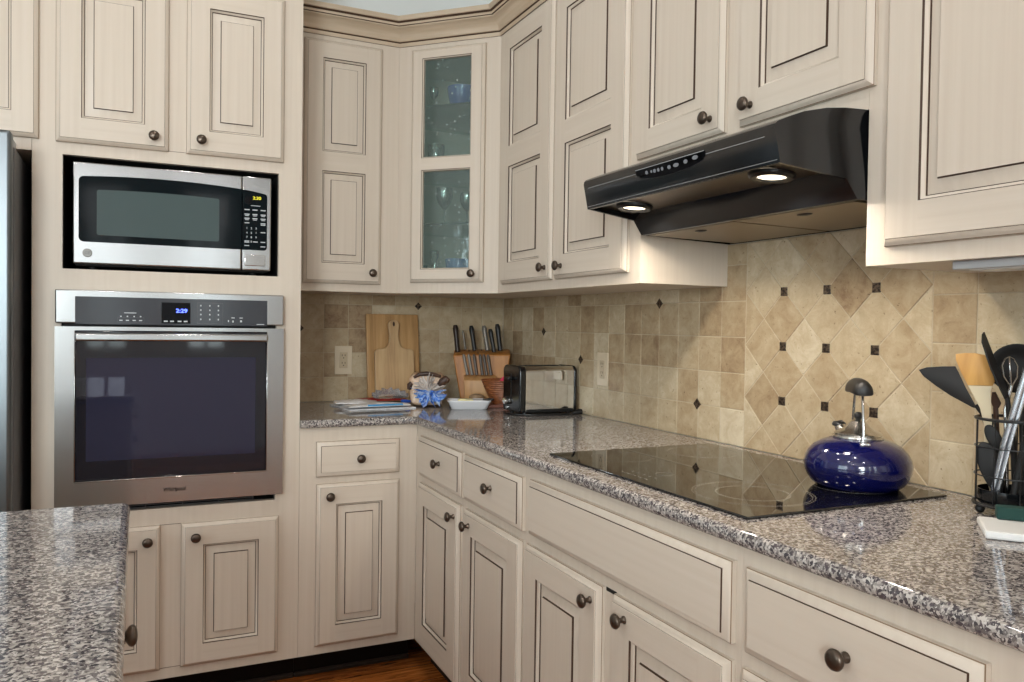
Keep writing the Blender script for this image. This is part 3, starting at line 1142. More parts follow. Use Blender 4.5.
put_text('Whirlpool', .0175, -1.4330, -.6432, .7130, mat('logo_dark', (22, 22, 24), .7, spec=.1), od, OO, 'logo', bold=.0005, sx=.9, shear=.12)
mb = ovb(-1.755 + .006, -.606, .6490, -1.120, -.600, .6715)
gr = MB()
ovb(-1.740, -.6110, .6545, -1.19, -.6065, .6560, mb=gr)
for k in range(6):
    x = -1.735 + k * .109
    ovb(x, -.6110, .6560, x + .002, -.6065, .6640, mb=gr)
ovb(-1.740, -.6110, .6620, -1.19, -.6065, .6632, mb=gr)
gr.build('vent_grille', FRSIDE, ov, smooth=0)

# ------------------------------------------------------------------ microwave
mw = thing('microwave', 'stainless steel microwave set in the dark cabinet niche above the oven', 'microwave', (-1.7206, -.6125, 1.4015))
MO = (-1.7206, -.6125, 1.4015)


def mwb(x0, y0, z0, x1, y1, z1, m=0, bev=0.0, mb=None, seg=2):
    return (mb or MB()).box((x0 - MO[0], y0 - MO[1], z0 - MO[2]), (x1 - MO[0], y1 - MO[1], z1 - MO[2]), m, bev, seg)


mb = mwb(-1.7160, -.5950, 1.4130, -1.1450, -.18, 1.7200, 0, .004)
for x in (-1.67, -1.19):
    for y in (-.56, -.24):
        mb.lathe([(.012, 0), (.012, .0120)], (x - MO[0], y - MO[1], .0018), 12)
mb.build('microwave_body', DARK, mw)


def arch(x0, x1, z0, z1, rise, r=.014):
    """rounded rectangle whose top bows up by rise"""
    pts = []
    for cx, cz, a0 in ((x0 + r, z0 + r, pi), (x1 - r, z0 + r, 1.5 * pi)):
        for k in range(5):
            q = a0 + pi / 2 * k / 4
            pts.append((cx + r * cos(q), cz + r * sin(q)))
    for cx, a0 in ((x1 - r, 0),):
        for k in range(5):
            q = a0 + pi / 2 * k / 4
            pts.append((cx + r * cos(q), z1 - r + r * sin(q)))
    for k in range(1, 12):
        t = 1 - k / 12
        x = x0 + r + (x1 - x0 - 2 * r) * t
        pts.append((x, z1 + rise * (1 - (2 * t - 1) ** 2)))
    for k in range(5):
        q = pi / 2 + pi / 2 * k / 4
        pts.append((x0 + r + r * cos(q), z1 - r + r * sin(q)))
    return pts


def loc(poly, o):
    return [(x - o[0], z - o[2]) for x, z in poly]


md = mwb(-1.7206, -.6240, 1.4187, -1.2335, -.5955, 1.7262, 0, .004).build('microwave_door', STEEL, mw)
# dark glass of the door runs on towards the control side with a gently arched top edge
gl = []
gpts = []
r = .014
for cx, cz, a0 in ((-1.705 + r, 1.4850 + r, pi),):
    for k in range(5):
        q = a0 + pi / 2 * k / 4
        gpts.append((cx + r * cos(q), cz + r * sin(q)))
gpts.append((-1.2340, 1.4850))


def ztop(x):
    t = (x + 1.47) / .32
    return 1.6925 - .018 * t * t


for k in range(13):
    x = -1.2340 + (-1.705 + r + 1.2340) * k / 12
    gpts.append((x, ztop(x)))
for k in range(1, 5):
    q = pi / 2 + pi / 2 * k / 4
    gpts.append((-1.705 + r + r * cos(q), ztop(-1.69) - r + r * sin(q)))
dg = MB().prism(loc(gpts, MO), 'y', -.6260 - MO[1], -.6235 - MO[1]).build('door_glass', MWGLASS, md, smooth=0)
MB().prism(loc(arch(-1.656, -1.303, 1.507, 1.645, .004, .006), MO), 'y', -.6266 - MO[1], -.6258 - MO[1]).build('window', MWSCREEN, md, smooth=0)
lg = MB().lathe([(.0001, 0), (.0130, 0), (.0130, .003), (.0115, .0036), (.0108, .0030), (.0001, .0030)], seg=32, cap=False, M=Matrix.Translation((-1.6810 - MO[0], -.6240 - MO[1], 1.4510 - MO[2])) @ Matrix.Rotation(pi / 2, 4, 'X'))
lgo = lg.build('logo_badge', mat('badge_grey', (128, 126, 122), .35, .6), md)
put_text('GE', .0125, -1.6810, -.6274, 1.4510, PRINTG, lgo, MO, 'logo', shear=.15)
mcp = mwb(-1.2318, -.6240, 1.4187, -1.1400, -.5955, 1.7262, 0, .004).build('control_panel', STEEL, mw)
cpts = [(-1.2312, 1.4850)]
for k in range(5):
    q = -pi / 2 + pi / 2 * k / 4
    cpts.append((-1.153 - .010 + .010 * cos(q), 1.495 + .010 * sin(q)))
for k in range(5):
    q = pi / 2 * k / 4
    cpts.append((-1.153 - .010 + .010 * cos(q), 1.6620 + .010 * sin(q)))
cpts += [(-1.20, 1.6785), (-1.2312, ztop(-1.2312))]
MB().prism(loc(cpts, MO), 'y', -.6260 - MO[1], -.6235 - MO[1]).build('control_glass', MWGLASS, mcp, smooth=0)
MB().lathe([(.0001, 0), (.0130, 0), (.0130, .0012), (.0001, .0012)], seg=24, cap=False, M=Matrix.Translation((-1.2130 - MO[0], -.6258 - MO[1], 1.6480 - MO[2])) @ Matrix.Rotation(pi / 2, 4, 'X')).build('sensor_window', DISPB, mcp)
put_text('2:30', .0140, -1.1860, -.6266, 1.6560, YELLED, mcp, MO, 'clock_digits', bold=.0003, sx=1.1)
for z in (1.617, 1.602, 1.5885):
    for x in (-1.2170, -1.1920, -1.1660):
        mwb(x - .008, -.6265, z - .0016, x + .008, -.6260, z + .0016).build('key_print', PRINT, mcp, smooth=0)
        if z < 1.61:
            mwb(x - .006, -.6265, z - .0056, x + .006, -.6260, z - .0034).build('key_print', PRINT, mcp, smooth=0)
for x, z in ((-1.2170, 1.5735), (-1.1660, 1.5735), (-1.1660, 1.5690), (-1.2170, 1.5140), (-1.2170, 1.5100), (-1.1900, 1.5120), (-1.1660, 1.5120), (-1.2170, 1.4990), (-1.1660, 1.4970), (-1.1660, 1.5440)):
    mwb(x - .0075, -.6265, z - .0014, x + .0075, -.6260, z + .0014).build('key_print', PRINT, mcp, smooth=0)
mwb(-1.205, -.6265, 1.6300, -1.175, -.6260, 1.6318).build('key_print', PRINT, mcp, smooth=0)
for n_, (x, z) in enumerate([(x, z) for z in (1.5560, 1.5410, 1.5265) for x in (-1.2170, -1.2030, -1.1880)] + [(-1.2030, 1.5120)]):
    put_text(str((n_ + 1) % 10), .0088, x, -.6264, z, PRINT, mcp, MO, 'key_digit', bold=.0002)
mwb(-1.2240, -.6275, 1.4330, -1.1580, -.6235, 1.4690, 0, .003).build('open_button', CHROME, mcp)

# ------------------------------------------------------------------ refrigerator
fr = thing('refrigerator', 'stainless steel refrigerator at the far left edge', 'refrigerator', (-2.30, -.40, 0))
FO = (-2.30, -.40, 0)


def frb(x0, y0, z0, x1, y1, z1, bev=0.0, mb=None, seg=3):
    return (mb or MB()).box((x0 - FO[0], y0 - FO[1], z0), (x1 - FO[0], y1 - FO[1], z1), 0, bev, seg)


frb(-2.745, -.755, .012, -1.8560, -.05, 1.728, .004).build('fridge_body', FRSIDE, fr)
for x0, x1, kx in ((-2.745, -2.3035, -2.335), (-2.2975, -1.8575, -2.268)):
    d = frb(x0, -.8080, .62, x1, -.7600, 1.765, .010).build('fridge_door', STEELV, fr)
    MB().tube([(kx - FO[0], -.8080 - FO[1], .80), (kx - FO[0], -.86 - FO[1], .83), (kx - FO[0], -.86 - FO[1], 1.57), (kx - FO[0], -.8080 - FO[1], 1.60)], .011, 10).build('door_handle', STEELV, d)
d = frb(-2.745, -.8080, .06, -1.8575, -.7600, .612, .010).build('freezer_drawer', STEELV, fr)
MB().tube([(-2.62 - FO[0], -.8080 - FO[1], .54), (-2.60 - FO[0], -.86 - FO[1], .54), (-2.00 - FO[0], -.86 - FO[1], .54), (-1.98 - FO[0], -.8080 - FO[1], .54)], .011, 10).build('drawer_handle', STEELV, d)
frb(-1.905, -.7580, 1.7285, -1.8580, -.70, 1.750, .004).build('hinge_cover', UCLIGHT, fr)
frb(-2.72, -.74, 0, -1.88, -.10, .0118, 0).build('base_grille', DARK, fr, smooth=0)

# ------------------------------------------------------------------ range hood
hd = thing('range_hood', 'black under-cabinet range hood with two lit lamps above the cooktop', 'range hood', (0, -1.93, 1.49))
HO = (0, -1.93, 1.49)
top = [(-.0010, 1.6625), (-.310, 1.6625), (-.355, 1.6612), (-.400, 1.6560), (-.450, 1.6445), (-.490, 1.6290), (-.5075, 1.6215), (-.5125, 1.6165), (-.5140, 1.6090)]


def hl(pts):
    return [(x, z - HO[2]) for x, z in pts]


def yl(x):
    return -1.560 + .100 * x


def yr(x):
    return -2.3022 + .08 * max(0.0, -.31 - x)


def hprism(mb, poly, fa_, fb_, m=0):
    """profile in (x, z) swept between two tapering sides"""
    n = len(poly)
    vs = [(x, fa_(x) - HO[1], z - HO[2]) for x, z in poly] + [(x, fb_(x) - HO[1], z - HO[2]) for x, z in poly]
    return mb.add(vs, [tuple(range(n))[::-1], tuple(range(n, 2 * n))] + [(i, (i + 1) % n, n + (i + 1) % n, n + i) for i in range(n)], m)


side = top + [(-.5005, 1.5480), (-.350, 1.5305), (-.323, 1.4945), (-.0010, 1.4900)]
main = top + [(-.5005, 1.5480), (-.4920, 1.5480), (-.4890, 1.5610), (-.3580, 1.5490), (-.350, 1.5305), (-.323, 1.4945), (-.312, 1.4940), (-.310, 1.5000), (-.010, 1.4960), (-.0010, 1.4900)]
mb = MB()
hprism(mb, main, lambda x: yr(x) + .006, lambda x: yl(x) - .006)
hprism(mb, side, yr, lambda x: yr(x) + .0058)
hprism(mb, side, lambda x: yl(x) - .0058, yl)
hood = mb.build('hood_shell', BLACKG, hd, smooth=30)
hprism(MB(), [(-.4860, 1.5600), (-.3600, 1.5484), (-.3600, 1.5474), (-.4860, 1.5590)], lambda x: yr(x) + .0065, lambda x: yl(x) - .0065).build('lamp_panel', mat('underside_reflection_tint', (88, 76, 62), .3, .7), hood, smooth=0)  # brown tint stands in for warm tile mirrored in the black underside
# chrome pinstripe and control panel on the sloped front
fa, fb = Vector((-.5140, 1.6090)), Vector((-.5005, 1.5480))
fd = (fb - fa).normalized()
fn = Vector((-fd.y, fd.x))
if fn.x > 0:
    fn = -fn


def front(y, t, d=0.0):
    p = fa + fd * t + fn * d
    return (p.x, y - HO[1], p.y - HO[2])


def fpatch(mb, poly, d0, d1, m=0):
    """poly: (y, t) on the hood front, raised from d0 to d1"""
    n = len(poly)
    vs = [front(y, t, d0) for y, t in poly] + [front(y, t, d1) for y, t in poly]
    fs = [tuple(range(n, 2 * n)), tuple(range(n))[::-1]] + [(i, (i + 1) % n, n + (i + 1) % n, n + i) for i in range(n)]
    return mb.add(vs, fs, m)


mb = MB()
fpatch(mb, [(-1.630, .0105), (-1.846, .0105), (-1.846, .0118), (-1.630, .0118)], 0, .0004)
fpatch(mb, [(-2.092, .0105), (-2.258, .0105), (-2.258, .0118), (-2.092, .0118)], 0, .0004)
fpatch(mb, [(-1.613, .0560), (-2.281, .0560), (-2.281, .0570), (-1.613, .0570)], 0, .0005)
mb.build('pinstripe', mat('grey_pinstripe', (150, 150, 150), .4), hood, smooth=0)
cpoly = [(-1.846, .0030), (-2.090, .0030), (-2.092, .0130), (-2.084, .0175)] + [(-1.969 - .115 * cos(pi * k / 14), .0175 + .0130 * sin(pi * k / 14)) for k in range(13, 0, -1)] + [(-1.848, .0165), (-1.845, .0120)]
cpn = fpatch(MB(), cpoly, 0, .0012).build('control_panel', DISPB, hood, smooth=0)
fpatch(MB(), [(-1.846, .0030), (-2.090, .0030), (-2.090, .0042), (-1.846, .0042)], .0012, .0016).build('panel_edge', UCLIGHT, cpn, smooth=0)
for y, w_, t_ in ((-1.888, .005, .0145), (-1.906, .003, .0150), (-1.918, .005, .0155), (-1.932, .004, .0155), (-1.946, .004, .0155), (-1.971, .006, .0165), (-1.995, .010, .0160), (-2.028, .007, .0145), (-2.060, .010, .0120)):
    fpatch(MB(), [(y + w_ * .9 * cos(2 * pi * k / 12), t_ + min(w_, .0042) * sin(2 * pi * k / 12)) for k in range(12)], .0012, .0024).build('button', mat('grey_button', (132, 136, 142), .4) if 'grey_button' not in bpy.data.materials else bpy.data.materials['grey_button'], cpn, smooth=0)
for y in (-1.70, -2.178):
    ry = math.atan2(.010, .14)
    Mx = Matrix.Translation((-.4180, y - HO[1], 1.5512 - HO[2])) @ Matrix.Rotation(ry, 4, 'Y')
    lt = MB().lathe([(.028, -.001), (.029, -.007), (.040, -.009), (.045, -.004), (.046, .002)], seg=28, M=Mx, cap=False).build('lamp_ring', BLACKP, hood)
    MB().lathe([(.0001, -.004), (.029, -.004), (.029, -.001)], seg=28, M=Mx, cap=False).build('lamp_lens', LENS, lt)
for ya, yb in ((-2.280, -1.945), (-1.935, -1.602)):
    f = MB().prism(hl([(-.306, 1.4935), (-.014, 1.4900), (-.014, 1.4950), (-.306, 1.4985)]), 'y', ya - HO[1], yb - HO[1]).build('grease_filter', FILTER, hood, smooth=0)
    MB().ball((-.265, (ya + yb) / 2 - HO[1], 1.4930 - HO[2]), (.012, .020, .004)).build('filter_latch', BLACKP, f)

# ------------------------------------------------------------------ cooktop
ck = thing('cooktop', 'black glass electric cooktop set on the granite under the range hood', 'cooktop', (-.318, -1.9355, .915))
CO = Vector((-.318, -1.9355, .915))
CX0, CX1, CY0, CY1 = -.5762, -.0600, -2.3061, -1.5647
MB().box((CX0 - CO.x, CY0 - CO.y, .0003), (CX1 - CO.x, CY1 - CO.y, .0055), 0, .0016, 2).build('glass_top', mat('cooktop_black_glass', (13, 13, 13), 0.03, spec=0.95), ck)


def ring(mb, x, y, r, w=.0016):
    mb.lathe([(r, 0), (r + w, 0), (r + w, .00008), (r, .00008), (r, 0)], (x - CO.x, y - CO.y, .0055), 64, cap=False)


for x, y, rs in ((-.425, -2.150, (.118, .112, .072, .070)), (-.185, -1.690, (.092, .088)), (-.430, -1.680, (.075,)), (-.175, -2.170, (.080, .076))):
    mb = MB()
    for r in rs:
        ring(mb, x, y, r)
    mb.build('burner_ring', MARK, ck, smooth=0)
mb = MB()
for k in range(5):
    y = -1.86 - k * .022
    mb.box((-.545 - CO.x, y - .006 - CO.y, .0055), (-.541 - CO.x, y + .006 - CO.y, .0058))
    mb.box((-.520 - CO.x, y - .003 - CO.y, .0055), (-.514 - CO.x, y + .003 - CO.y, .0058))
mb.lathe([(.018, 0), (.0195, 0), (.0195, .0003), (.018, .0003), (.018, 0)], (-.47 - CO.x, -1.915 - CO.y, .0055), 32, cap=False)
mb.build('touch_controls', MARK, ck, smooth=0)

# ------------------------------------------------------------------ kettle
KZ = .9208
kt = thing('tea_kettle', 'cobalt blue squat tea kettle with black grip on the cooktop', 'kettle', (-.166, -2.176, KZ), math.atan2(.66, .75) + .20)
KB = .1165
body = [(.0001, .0), (.072, .0), (.082, .002), (.092, .010), (.1000, .022), (.1055, .036), (.1068, .048), (.1045, .061), (.098, .074), (.087, .086), (.072, .095), (.058, .1005), (.050, .1025), (.0001, .1025)]
kb = MB().lathe(body, seg=56, cap=False).build('kettle_body', BLUEN, kt, smooth=60)
ld = MB().lathe([(.0001, .1015), (.050, .1015), (.0515, .1045), (.0505, .1075), (.047, .1085), (.0475, .1120), (.044, .1150), (.034, .1195), (.024, .1270), (.016, .1360), (.0120, .1395), (.0001, .1400)], seg=48, cap=False).build('lid', KSTEEL, kt, smooth=50)
MB().lathe([(.0045, .1390), (.0060, .1420), (.0085, .1460), (.0085, .1510), (.0055, .1560), (.0001, .1572)], seg=20, cap=False).build('lid_knob', GRIP, ld, smooth=60)
# handle arch: local x points away from the camera
hn = MB()
pts_f = [(-.056, 0, .1040), (-.053, 0, .128), (-.045, 0, .163), (-.038, 0, .190), (-.026, 0, .203)]
pts_b = [(.056, 0, .1040), (.053, 0, .128), (.045, 0, .163), (.038, 0, .190), (.026, 0, .203)]
ho = hn.tube(pts_f, .0030, 10).tube(pts_b, .0030, 10).build('handle', CHROME, kt, smooth=60)
gp = MB()
gx = [-.056, -.053, -.046, -.030, 0, .030, .046, .053, .056]
gs = [.55, .80, .95, 1.0, 1.0, 1.0, .95, .80, .55]
cs_ = [(.0200 * cos(pi * k / 12), -.004 + .0275 * sin(pi * k / 12)) for k in range(13)] + [(-.0170, -.0075), (0, -.0095), (.0170, -.0075)]
vs = [(x, y * q, .201 + .004 * cos(x / .036) + z * q) for x, q in zip(gx, gs) for y, z in cs_]
n = len(cs_)
fs = [(i * n + k, i * n + (k + 1) % n, (i + 1) * n + (k + 1) % n, (i + 1) * n + k) for i in range(8) for k in range(n)] + [tuple(range(n))[::-1], tuple(range(8 * n, 9 * n))]
gp.add(vs, fs).build('grip', GRIP, ho, smooth=50)
for sx in (-1, 1):
    MB().box((sx * .064 - .010, -.010, .0945), (sx * .064 + .006, .010, .1005), 0, .002).box((sx * .057 - .0055, -.0055, .0990), (sx * .057 + .0055, .0055, .112), 0, .0015).build('handle_bracket', CHROME, ho)
sp = MB().tube([(.040, .014, .092), (.054, .020, .108), (.064, .025, .1200)], [.016, .013, .0115], 18).build('spout', KSTEEL, kt, smooth=60)
MB().lathe([(.0001, 0), (.0135, 0), (.0150, .004), (.0125, .0085), (.0001, .010)], (.066, .026, .1190), 20, cap=False).tube([(.064, .026, .1260), (.050, .024, .1290), (.042, .022, .1280)], [.005, .0045, .003], 10).build('whistle', GRIP, sp, smooth=60)

# ------------------------------------------------------------------ outlets
def outlet(label, x, y, z, rz):
    t = thing('wall_outlet', label, 'outlet', (x, y, z), rz, 'almond outlets on the backsplash')
    MB().box((-.037, -.0062, -.0605), (.037, -.0012, .0605), 0, .0022, 2).build('cover_plate', IVORY, t)
    r = MB().box((-.0170, -.0078, -.0335), (.0170, -.0060, .0335), 0, .001, 1).build('receptacle', IVORYD, t)
    for dz in (.016, -.016):
        mb = MB()
        for dx in (-.0062, .0062):
            mb.box((dx - .0012, -.0082, dz + .001), (dx + .0012, -.0077, dz + .0085))
        mb.lathe([(.0024, 0), (.0024, .0005)], seg=12, M=Matrix.Translation((0, -.0077, dz - .0065)) @ Matrix.Rotation(pi / 2, 4, 'X'))
        mb.build('socket', DARK, r, smooth=0)


outlet('almond wall outlet left of the cutting boards', -.7475, 0, 1.0900, 0)
outlet('almond wall outlet on the right wall beside the toaster', 0, -.8900, 1.0930, R90)

# ------------------------------------------------------------------ under-cabinet lights
t = thing('under_cabinet_light', 'grey light bar under the cabinet right of the hood', 'light bar', (-.235, -2.76, ZU))
MB().box((-.045, -.295, -.0150), (.045, .295, -.0003), 0, .002).build('housing', UCLIGHT, t)
MB().box((-.034, -.270, -.0165), (.034, .270, -.0149), 0).build('diffuser', WHITEPL, t, smooth=0)

# ------------------------------------------------------------------ cutting boards leaning on the back wall
def lean(me_obj, tilt):
    me_obj.rotation_euler = (-tilt, 0, 0)
    return me_obj


bd = MB().box((-.1165, -.009, 0), (.1165, .009, .375), 0, .004, 2).build('cutting_board', BOARDW, loc=(-.5410, -.066, .9165))
tag(lean(bd, math.asin(.050 / .375)), 'large rectangular bamboo cutting board leaning on the back wall', 'cutting board')
pad = []
w2 = .0865


def arc(cx, cz, r, a0, a1, n=6):
    return [(cx + r * cos(a0 + (a1 - a0) * k / n), cz + r * sin(a0 + (a1 - a0) * k / n)) for k in range(n + 1)]


pad += arc(-w2 + .012, .012, .012, pi, 1.5 * pi) + arc(w2 - .012, .012, .012, 1.5 * pi, 2 * pi)
pad += arc(w2 - .02, .205, .020, 0, pi / 2)
pad += [(.052, .2255), (.040, .229), (.030, .237), (.024, .250), (.020, .270), (.0195, .290)]
pad += arc(0, .326, .0245, -.35, pi + .35, 12)
pad += [(-.0195, .290), (-.020, .270), (-.024, .250), (-.030, .237), (-.040, .229), (-.052, .2255)]
pad += arc(-w2 + .02, .205, .020, pi / 2, pi)
pb = MB().prism(pad, 'y', -.008, .008, 0, .0025, 2, caps_only=True).build('paddle_board', PADDLEW, loc=(-.5450, -.0960, .9165))
tag(lean(pb, math.asin(.044 / .34)), 'small paddle-shaped board with a handle leaning on the larger cutting board', 'cutting board')
MB().lathe([(.0001, .0005), (.0048, .0005), (.0048, -.0002)], seg=16, cap=False, M=Matrix.Translation((0, -.0080, .332)) @ Matrix.Rotation(pi / 2, 4, 'X') @ Matrix.Scale(2.2, 4, (0, 1, 0))).build('hanging_hole', BROWNW, pb)

# ------------------------------------------------------------------ knife block and knives
KA = radians(-23)
kb = thing('knife_block', 'broad brown wooden knife block full of knives in the corner', 'knife block', (-.185, -.155, .9156), KA)
mb = MB()
# wider at the top, front leaning back
vs = [(-.078, -.050, 0), (.108, -.050, 0), (.108, .060, 0), (-.078, .060, 0), (-.113, -.048, .200), (.136, -.048, .206), (.136, .052, .228), (-.113, .052, .222)]
HEX = [(0, 3, 2, 1), (4, 5, 6, 7), (0, 1, 5, 4), (1, 2, 6, 5), (2, 3, 7, 6), (3, 0, 4, 7)]
mb._bev(vs, HEX, 0, .006, 2, None)
kbo = mb.build('block', BLOCKW, kb)
mb = MB()
vs = [(-.058, -.100, 0), (.070, -.100, 0), (.070, -.0505, 0), (-.058, -.0505, 0), (-.064, -.098, .096), (.076, -.098, .096), (.076, -.0485, .118), (-.064, -.0485, .118)]
mb._bev(vs, HEX, 0, .003, 2, None)
mb.build('front_step', BLOCKL, kb)


def ktop(x, y):
    return .203 + (y + .048) * .22 + (x + .113) * .0243


mb = MB()
for x, y in ((-.045, .02), (.01, .03), (-.005, -.02), (.055, .03)):
    mb.box((x - .002, y - .012, ktop(x, y) - .003), (x + .002, y + .012, ktop(x, y) + .0016))
mb.build('slot', DARK, kbo, smooth=0)
KMx = Matrix.Translation((-.185, -.155, .9156)) @ Matrix.Rotation(KA, 4, 'Z')


def knife(label, p0, p1, r, m, butt=1.0, group='knives in the block', ferrule=True):
    """handle from p0 (on the block) to p1 (its free end), in the block's frame"""
    p0, p1 = Vector(p0), Vector(p1)
    d = (p1 - p0)
    t = thing('kitchen_knife', label, 'knife', KMx @ p0, KA, group)
    n = 9
    pts, rs = [], []
    for k in range(n):
        q = k / (n - 1)
        pts.append(d * q)
        rs.append(r * (.92 - .12 * sin(pi * q) + .20 * q * butt) * (.60 if k == n - 1 else 1))
    MB().tube(pts, rs, 14, sq=.75).build('handle', m, t, smooth=60)
    if ferrule:
        mb = MB()
        for q in (.06, .90):
            mb.ball(d * q + Vector((0, -r * .62, 0)), .0036, 8, 6)
        mb.build('rivet', CHROME, t)
    return t


big = [('dark brown handled knife at the left end of the block', (-.0935, -.020, ktop(-.0935, -.02) + .0045), (-.1060, -.005, .330), .0165, HANDW),
       ('thin steel-handled tool standing second from left in block', (-.0620, .030, ktop(-.062, .03) + .0045), (-.0745, .040, .307), .0070, HANDS),
       ('black handled knife third from left in the block', (-.0200, .000, ktop(-.02, 0) + .0045), (-.0375, .012, .328), .0148, HANDB),
       ('grey handled knife fourth from left in the block', (.0365, .000, ktop(.0365, 0) + .0045), (.0185, .012, .329), .0146, HANDS),
       ('short black handled knife fifth from left in the block', (.0650, -.028, ktop(.065, -.028) + .0045), (.0460, -.020, .315), .0140, HANDB),
       ('tallest black handled knife at the right of the block', (.0920, -.006, ktop(.092, -.006) + .0045), (.0770, .006, .337), .0156, HANDB)]
for l_, a, b_, r, m in big:
    knife(l_, a, b_, r, m, ferrule=(m is not HANDS))
steak = ['leftmost steak knife in the front row of the knife block', 'second steak knife from the left in the front row', 'third steak knife from the left in the front row',
         'fourth steak knife from the left in the front row', 'fifth steak knife from the left in the front row', 'rightmost steak knife in the front row of the block']
GREYH = mat('grey_knife_handle', (92, 84, 78), .4, .25)
for i, (xa, xb) in enumerate(((-.0486, -.0670), (-.0285, -.0460), (-.0085, -.0228), (.0155, .0035), (.0340, .0190), (.0530, .0372))):
    knife(steak[i], (xa, -.0760, .1175), (xb, -.0680, .206), .0100, HANDS if i < 2 else GREYH, .3, 'steak knives in the front row', False)

# ------------------------------------------------------------------ toaster
TX0, TX1, TY0, TY1, TZ0, TZ1 = -.258, -.014, -.722, -.572, .9235, 1.0975
tc = Vector(((TX0 + TX1) / 2, (TY0 + TY1) / 2, .9155))
ts = thing('toaster', 'stainless steel two-slice toaster with black ends near the corner', 'toaster', tc)


def tsec(ins, r):
    """rounded section in (y, z)"""
    y0, y1, z0, z1 = TY0 - tc.y + ins, TY1 - tc.y - ins, TZ0 - tc.z, TZ1 - tc.z - ins
    return arc(y0 + .006, z0 + .006, .006, 1.5 * pi, pi, 3) + arc(y0 + r, z1 - r, r, pi, pi / 2, 6) + arc(y1 - r, z1 - r, r, pi / 2, 0, 6) + arc(y1 - .006, z0 + .006, .006, 0, -pi / 2, 3)


sec = tsec(.002, .022)
tb = MB().prism(sec, 'x', TX0 + .026 - tc.x, TX1 - .014 - tc.x).build('toaster_shell', mat('polished_toaster_steel', (222, 220, 217), .08, 1.0), ts, smooth=45)
el = MB().prism(tsec(0, .024), 'x', TX0 - tc.x, TX0 + .0258 - tc.x, 0, .007, 3, caps_only=True).build('left_end', BLACKG, ts, smooth=45)
er = MB().prism(tsec(0, .024), 'x', TX1 - .0138 - tc.x, TX1 - tc.x, 0, .006, 3, caps_only=True).build('right_end', BLACKG, ts, smooth=45)
mb = MB().box((TX0 + .028 - tc.x, TY0 - tc.y - .001, TZ0 - tc.z - .0005), (TX1 - .016 - tc.x, TY1 - tc.y + .001, TZ0 - tc.z + .012), 0, .002)
for x in (TX0 + .03, TX1 - .03):
    for y in (TY0 + .02, TY1 - .02):
        mb.lathe([(.008, 0), (.008, .0085)], (x - tc.x, y - tc.y, 0), 12)
mb.build('base', BLACKP, ts)
mb = MB()
for y in (-.026, .026):
    mb.box((TX0 + .048 - tc.x, y - .014, TZ1 - .0025 - tc.z), (TX1 - .036 - tc.x, y + .014, TZ1 - .0012 - tc.z))
mb.build('bread_slot', DARK, tb, smooth=0)
MB().box((TX0 - .0008 - tc.x, -.006, .045), (TX0 + .0005 - tc.x, .006, .150)).build('lever_slot', DARK, el, smooth=0)
MB().box((TX0 - .020 - tc.x, -.014, .126), (TX0 - tc.x, .014, .140), 0, .004).build('lever', BLACKP, el)
MB().lathe([(.0001, .016), (.012, .016), (.014, .010), (.014, 0)], seg=20, cap=False, M=Matrix.Translation((TX0 - tc.x, .030, .045)) @ Matrix.Rotation(-pi / 2, 4, 'Y')).build('browning_knob', CHROME, el)
MB().lathe([(.0001, .006), (.006, .006), (.006, 0)], seg=14, cap=False, M=Matrix.Translation((TX0 - tc.x, .030, .020)) @ Matrix.Rotation(-pi / 2, 4, 'Y')).build('cancel_button', CHROME, el)
cord = thing('power_cord', 'black power cord with a plug lying in front of the toaster', 'cord', (-.20, -.775, .9152))
pts = [(-.078, .150, .0038), (-.094, .110, .0038), (-.078, .062, .0038), (-.050, .034, .0038), (-.010, .016, .0038), (.040, .006, .0038), (.090, .002, .0038), (.124, .0, .0048), (.142, .0, .0065)]
MB().tube(pts, .0034, 10).build('cable', BLACKP, cord, smooth=60)
pg = MB().tube([(.138, 0, .0065), (.150, .0, .0085), (.164, .0, .0115), (.176, -.002, .0120)], [.0042, .0080, .0110, .0100], 12).build('plug', BLACKP, cord, smooth=50)
MB().box((.174, -.008, .009), (.190, -.0058, .015)).box((.174, .0035, .009), (.190, .0058, .015)).build('prong', CHROME, pg, smooth=0)

# ------------------------------------------------------------------ basket, board below it, dish, tray
tag(MB().box((-.085, -.060, 0), (.085, .060, .0115), 0, .004).build('wooden_trivet', REDW, loc=(-.178, -.405, .9154), rz=radians(-8)), 'flat reddish wooden board under the woven bowl', 'board')
bw = thing('woven_bowl', 'brown woven bowl between the knife block and the toaster', 'bowl', (-.186, -.402, .9270))
mb = MB()
outer = [(.036, 0)]
for k in range(22):
    q = k / 21
    r = .036 + .048 * q ** .75
    outer.append((r + (.0018 if k % 2 else -.0006), .003 + .092 * q))
mb.lathe([(.0001, 0)] + outer + [(.080, .094), (.034, .008), (.0001, .008)], seg=40, cap=False).build('bowl_shell', BASKW, bw, smooth=25)
MB().tube([(.0835 * cos(2 * pi * k / 36), .0835 * sin(2 * pi * k / 36), .0955) for k in range(36)], .0035, 8, closed=True).build('rim', BASKW, bw)
wr = MB()
rng = random.Random(3)
wr.ball((0, 0, 0), (.030, .026, .022), 14, 10)
wr.v = [(x * rng.uniform(.8, 1.15), y * rng.uniform(.8, 1.15), z * rng.uniform(.8, 1.2)) for x, y, z in wr.v]
tag(wr.build('candy_wrapper', PINK, loc=(-.168, -.415, 1.0190), smooth=0), 'crumpled pink wrapper in the woven bowl', 'wrapper')
dish = thing('butter_dish', 'white oblong ceramic butter dish in front of the knife block', 'dish', (-.350, -.450, .9154), radians(-19))


